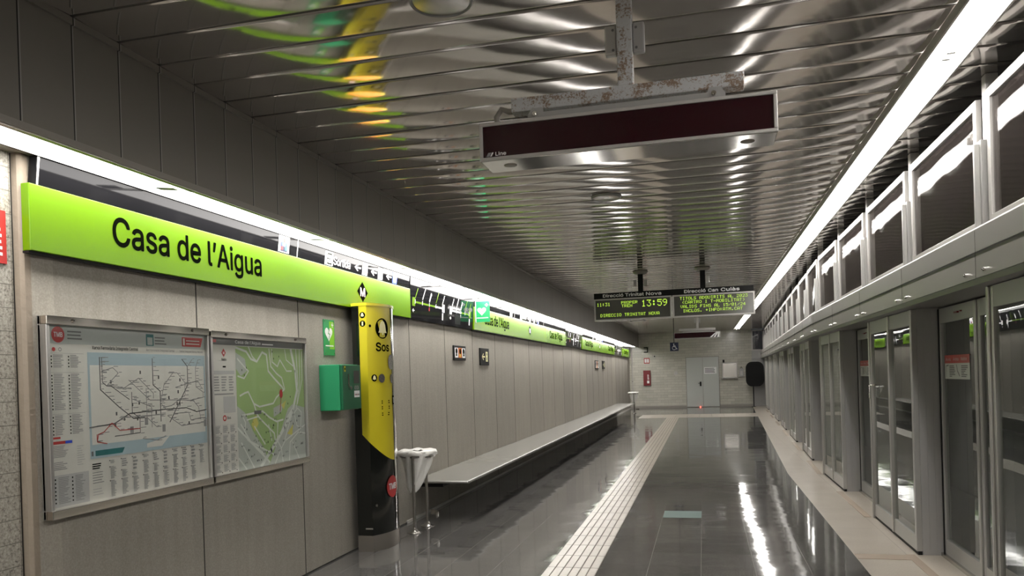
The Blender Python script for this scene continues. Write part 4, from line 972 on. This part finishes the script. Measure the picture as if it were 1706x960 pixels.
# ================================================================== HANGING DISPLAYS
def red_display(Y, XL, XR, z0, z1, label, logo=True, corner=False, bar='rusty'):
    t = thing('hanging_display', ((XL+XR)/2, Y, z0), label, 'display')
    fr = facing(Y); D = .21; b = .016
    mb = MB(); mb.slab(fr, XL, z0, XR, z1, -D, -.004); mb.build('casing', 'chrome', t, bevel=.004)
    for a in ((XL, z0, XR, z0+b), (XL, z1-b, XR, z1), (XL, z0+b, XL+b, z1-b), (XR-b, z0+b, XR, z1-b)):
        MB().slab(fr, *a, -.006, .008).build('bezel', 'wframe', t, bevel=.003)
    MB().slab(fr, XL+b, z0+b, XR-b, z1-b, -.005, .001).build('screen', 'ledglass', t)
    if logo:
        mb = MB(); text(mb, fr, 'Line', XL+.075, XL+.125, z0+.022, .016, .002, 0, .03, 0.); mb.flat(fr, [(XL+.03, z0+.02), (XL+.045, z0+.02), (XL+.055, z0+.038), (XL+.04, z0+.038)], .002, 1); mb.flat(fr, [(XL+.048, z0+.02), (XL+.056, z0+.02), (XL+.066, z0+.038), (XL+.058, z0+.038)], .002, 0); mb.build('maker_mark', ['whitep', 'mid_ink'], t)
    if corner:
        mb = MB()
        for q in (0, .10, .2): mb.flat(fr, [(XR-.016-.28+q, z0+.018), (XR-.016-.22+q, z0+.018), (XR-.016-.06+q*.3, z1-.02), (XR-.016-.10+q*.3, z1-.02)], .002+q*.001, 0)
        mb.build('painted_corner_glare', 'whitep', t)  # slanted white strips painted as glare across the screen corner
    xc = (XL+XR)/2; h0, h1 = z1+.045, z1+.11
    # galvanised T: crossbar and post
    mb = MB(); mb.slab(fr, XL+.15, h0, XR-.13, h1, -.10, -.02); hb = mb.build('crossbar', bar, t, bevel=.006)
    px = XL+.68; mb = MB(); mb.box(px-.035, px+.035, Y+.03, Y+.09, h1, ZC+.0); mb.build('drop_post', bar, t, bevel=.005)
    mb = MB(); mb.box(px-.07, px+.07, Y+.0, Y+.13, ZC-.012, ZC-.001); mb.build('ceiling_plate', 'trimg', t)
    mb = MB(); fr2 = facing(Y+.012)
    zt = h0+.005; zb = z1-.001
    xa, xb = XL+.23, XR-.21
    mb.prism(fr2, [(xa, zb), (xb, zb), (xb, zb+.022), (xb-.02, zt), (xb-.07, zt), (xb-.075, zb+.03), (xa+.075, zb+.03), (xa+.07, zt), (xa+.02, zt), (xa, zb+.022)], -.004, 0); mb.build('fixing_bracket', 'psd', t)
    bolts('bolt', [(xa+.035, Y+.012, zb+.022), (xb-.05, Y+.012, zb+.022)], '-y', 'chrome', t, .011, .012)
    # cable loop at the left and junction boxes on the post
    mb = MB(); mb.tube([(XL+.07, Y+.08, z1), (XL+.065, Y+.08, z1+.05), (XL+.09, Y+.08, z1+.085), (XL+.125, Y+.08, z1+.07), (XL+.16, Y+.08, z1+.07)], .014, 10); mb.build('cable', 'trimg', t)
    bz = h1+.15
    for s, mt in ((-1, 'psdl'), (1, 'psd')):
        x_ = px+s*.062; mb = MB(); mb.box(x_-.027, x_+.027, Y+.045, Y+.085, bz, bz+.135); o = mb.build('junction_box', mt, t, bevel=.008)
        bolts('screw', [(x_-s*.01, Y+.045, bz+.02), (x_-s*.01, Y+.045, bz+.11)], '-y', 'grey_ink', t, .006, .002)
    mb = MB()
    for x_ in (XL+.12, XR-.12): mb.lathe(x_, Y+.10, [(0, z0-.002), (.03, z0-.002), (.032, z0+.001)], 20)
    mb.build('underside_plug', 'trimg', t)
    return t
red_display(3.45, -.985, .335, 2.608, 2.784, 'large dark red LED display on a rusty T-bar, nearest the camera')
red_display(23.1, -.835, .49, 2.565, 2.75, 'small far dark red LED display hanging before the tiled end wall', logo=False, corner=True, bar='wframe')

Y = 13.87; t = thing('train_departure_display', (-.5*SC, Y*SC, 2.52), 'double yellow-green LED departure display with black direction header, hanging mid-platform', 'display')
fr = lambda u, v, d: (u*SC, Y*SC-d, 1.6+(v-1.6)*SC)
def led_text(s_, u0, u1, v0, v1):
    px = (u1-u0)/(len(s_)*6-1); i = 0
    for w_ in s_.split(' '):
        if w_:
            mb = MB(); dots(mb, fr, w_, u0+i*6*px, u0+(i*6+len(w_)*6-1)*px, v0, v1, -.004); mb.build('led_message', 'led', t)
        i += len(w_)+1
MB().slab(fr, -1.90, 2.955, .87, 3.06, -.20, .0).build('header', 'mblack', t)
for s_, a_, b_ in (('Direcció', -1.735, -1.37), ('Trinitat', -1.335, -1.005), ('Nova', -.965, -.70), ('Direcció', -.30, .065), ('Can', .11, .275), ('Cuiàs', .325, .635)):
    mb = MB(); text(mb, fr, s_, a_, b_, 2.983, .054, .002, 0, .035); mb.build('lettering', 'whitep', t)
for xl, xr in ((-1.90, -.525), (-.505, .885)):
    MB().slab(fr, xl, 2.56, xr, 2.955, -.20, -.012).build('casing', 'steel', t)
    for a in ((xl, 2.56, xr, 2.585), (xl, 2.93, xr, 2.955), (xl, 2.585, xl+.025, 2.93), (xr-.025, 2.585, xr, 2.93)): MB().slab(fr, *a, -.012, .006).build('bezel', 'wframe', t)
    MB().slab(fr, xl+.025, 2.585, xr-.025, 2.93, -.012, -.006).build('screen', 'lcd', t)
for a_ in (('11:31', -1.85, -1.61, 2.825, 2.885), ('PROPER', -1.41, -1.12, 2.85, 2.90), ('TREN', -1.405, -1.215, 2.79, 2.84), ('13:59', -1.05, -.60, 2.785, 2.905), ('DIRECCIO TRINITAT NOVA', -1.79, -.74, 2.63, 2.685)): led_text(*a_)
for s_, u0, u1, v in (('TITOLS ADQUIRITS AL 2023', -.38, .77, 2.865), ('(CARTRO I T-MOBILITAT)', -.34, .72, 2.795), ('VALIDS FINS AL 15/01/24', -.37, .73, 2.72), ('INCLOS. +INFO:ATM.CAT', -.33, .68, 2.645)): led_text(s_, u0, u1, v, v+.052)
Y = Y*SC
for x_ in (-1.02, .02):
    mb = MB(); mb.box(x_-.043, x_+.043, Y+.03, Y+.12, 3.00, ZC); mb.build('drop_post', 'mblack', t)
    mb = MB(); mb.lathe(x_, Y+.07, [(0, ZC-.05), (.10, ZC-.045), (.13, ZC-.012), (.13, ZC-.001)], 24); mb.build('ceiling_rose', 'trimg', t)
for x_ in (-1.11, -.93, .10): MB().box(x_-.03, x_+.03, Y+.01, Y+.06, 3.09, 3.21).build('junction_box', 'psdl', t, bevel=.006)

# wheelchair sign on a rod
Y = 22.0; t = thing('wheelchair_sign', (-.79, Y, 2.18), 'small navy wheelchair sign hanging on a thin black rod from the ceiling', 'sign')
fr = facing(Y); MB().slab(fr, -.91, 2.185, -.675, 2.425, -.015, 0).build('panel', 'navy', t)
mb = MB(); wheelchair(mb, fr, -.795, 2.30, .20, .002, 0); mb.build('pictogram', 'whitep', t)
MB().tube([(-.795, Y+.008, 2.42), (-.795, Y+.008, ZC)], .010, 8).build('rod', 'mblack', t)

# ceiling loudspeakers and one pale disc
def ceil_disc(x, y, label, mt='steel', r=.145):
    t = thing('ceiling_disc', (x, y, ZC), label, 'loudspeaker')
    mb = MB(); mb.lathe(x, y, [(0, ZC-.018), (r-.02, ZC-.018), (r-.01, ZC-.014)], 36); mb.build('grille', mt, t)
    mb = MB(); mb.lathe(x, y, [(r-.012, ZC-.010), (r-.008, ZC-.022), (r, ZC-.018), (r+.004, ZC-.001)], 36); mb.build('rim', 'mid_ink' if mt == 'steel' else 'wframe', t)
ceil_disc(-.885, 7.58, 'round grey loudspeaker grille in the ceiling behind the nearest red display')
ceil_disc(-1.125, 3.365, 'round grey loudspeaker grille in the ceiling, nearest the camera')
ceil_disc(-2.1, 26.0, 'round pale disc on the far ceiling, beneath the departure display in view', 'whitep', .26)  # pale disc put in for a pale patch of unknown cause

# ================================================================== END WALL THINGS
fr = facing(YE)
t = thing('fire_hose_cabinet', (-2.5, YE, 1.0), 'dark red fire hose cabinet on the tiled end wall', 'cabinet')
MB().slab(fr, -2.66, 1.02, -2.34, 1.70, 0, .08).build('body', 'darkred', t, bevel=.008)
mb = MB(); mb.rect(fr, -2.50, 1.12, -2.40, 1.24, .082, 0); bars(mb, fr, -2.48, 1.28, -2.39, 1.52, 5, .082, 0, 3, .5, .5); mb.build('sticker', 'whitep', t)
t = thing('fire_equipment_sign', (-2.5, YE, 2.0), 'small red and white fire equipment sign above the hose cabinet', 'sign')
MB().slab(fr, -2.62, 2.01, -2.37, 2.26, 0, .012).build('panel', 'red', t)
mb = MB(); mb.rect(fr, -2.59, 2.05, -2.50, 2.22, .014, 0); mb.rect(fr, -2.48, 2.05, -2.40, 2.22, .014, 0); mb.build('pictogram', 'whitep', t)
t = thing('wall_bracket_lamp', (-2.5, YE, 2.55), 'small black bracket on the end wall under the soffit', 'bracket')
mb = MB(); mb.box(-2.60, -2.42, YE-.18, YE, 2.70, 2.74); mb.box(-2.46, -2.42, YE-.18, YE-.12, 2.50, 2.72); mb.box(-2.60, -2.44, YE-.18, YE-.14, 2.50, 2.54); mb.build('arm', 'mblack', t)
t = thing('small_sensor', (-2.15, YE, 2.3), 'small white square sensor on the end wall right of the red sign', 'sensor')
MB().slab(fr, -2.20, 2.27, -2.08, 2.37, 0, .04).build('housing', 'wframe', t, bevel=.01); MB().disc(fr, -2.14, 2.32, .03, .045, 0, 12, d0=.04).build('lens', 'mblack', t)
t = thing('wall_plate', (-1.23, YE, 1.5), 'small pale square plate on the tiles left of the grey door', 'plate')
MB().slab(fr, -1.31, 1.46, -1.15, 1.62, 0, .015).build('plate', 'wframe', t, bevel=.01); bolts('screw', [(-1.23, YE-.015, 1.54)], '-y', 'trimg', t, .01, .004)
t = thing('electrical_box', (1.08, YE, 1.22), 'square pale steel box on the end wall right of the grey door', 'box')
MB().slab(fr, .76, 1.24, 1.42, 1.93, .016, .18).build('body', 'wframe', t, bevel=.01); MB().slab(fr, .80, 1.28, 1.38, 1.89, .18, .19).build('lid', 'steel', t, bevel=.01)
MB().slab(fr, .80, 1.94, .88, 2.06, .04, .12).build('gland', 'mblack', t)
t = thing('key_switch_box', (1.57, YE, 1.29), 'small grey switch box between the square steel box and the black oval panel', 'box')
MB().slab(fr, 1.49, 1.30, 1.67, 1.66, 0, .09).build('body', 'psd', t, bevel=.008); MB().slab(fr, 1.53, 1.36, 1.63, 1.55, .09, .095).build('label_plate', 'wframe', t); mb = MB(); mb.tube([(1.54, YE-.05, 1.66), (1.58, YE-.05, 1.74), (1.62, YE-.05, 1.66)], .012, 8); mb.build('shackle', 'mblack', t)
t = thing('oval_mirror_back', (2.1, 34.3, 0), 'large black oblong panel with rounded ends on a slim black pole', 'panel')
fo = facing(34.3); pts = []
for cx, cz, a0_ in ((2.22, 1.66, 0), (1.98, 1.66, 90), (1.98, 1.14, 180), (2.22, 1.14, 270)):
    for i in range(9): a = math.radians(a0_+90*i/8); pts.append((cx+.25*math.cos(a), cz+.27*math.sin(a)))
MB().prism(fo, pts, -.03, .03).build('panel', 'mblack', t, bevel=.012)
MB().tube([(2.03, 34.34, 0), (2.03, 34.34, 1.2)], .02, 10).build('pole', 'mblack', t); MB().lathe(2.03, 34.34, [(0, .015), (.08, .012), (.09, 0)], 20).build('foot', 'mblack', t)
t = thing('red_glow_spot', (-.2, YE-.1, 0), 'tiny red glowing spot on the floor at the foot of the grey door', 'lamp')
MB().lathe(-.2, YE-.10, [(0, .045), (.02, .04), (.03, .02), (.03, 0)], 16).build('lens', 'red_emit', t)  # small emissive dome put in for a red glow of unknown source
t = thing('conduit', (XU+.1, YE-.03, 0), 'pale vertical conduit at the corner of the left wall and the tiled end wall', 'pipe')
MB().tube([(XW+.12, YE-.03, 0), (XW+.12, YE-.03, 2.75)], .02, 10).build('pipe', 'wframe', t); MB().box(XW+.09, XW+.15, YE-.05, YE, 1.2, 1.24).build('clip', 'trimg', t)
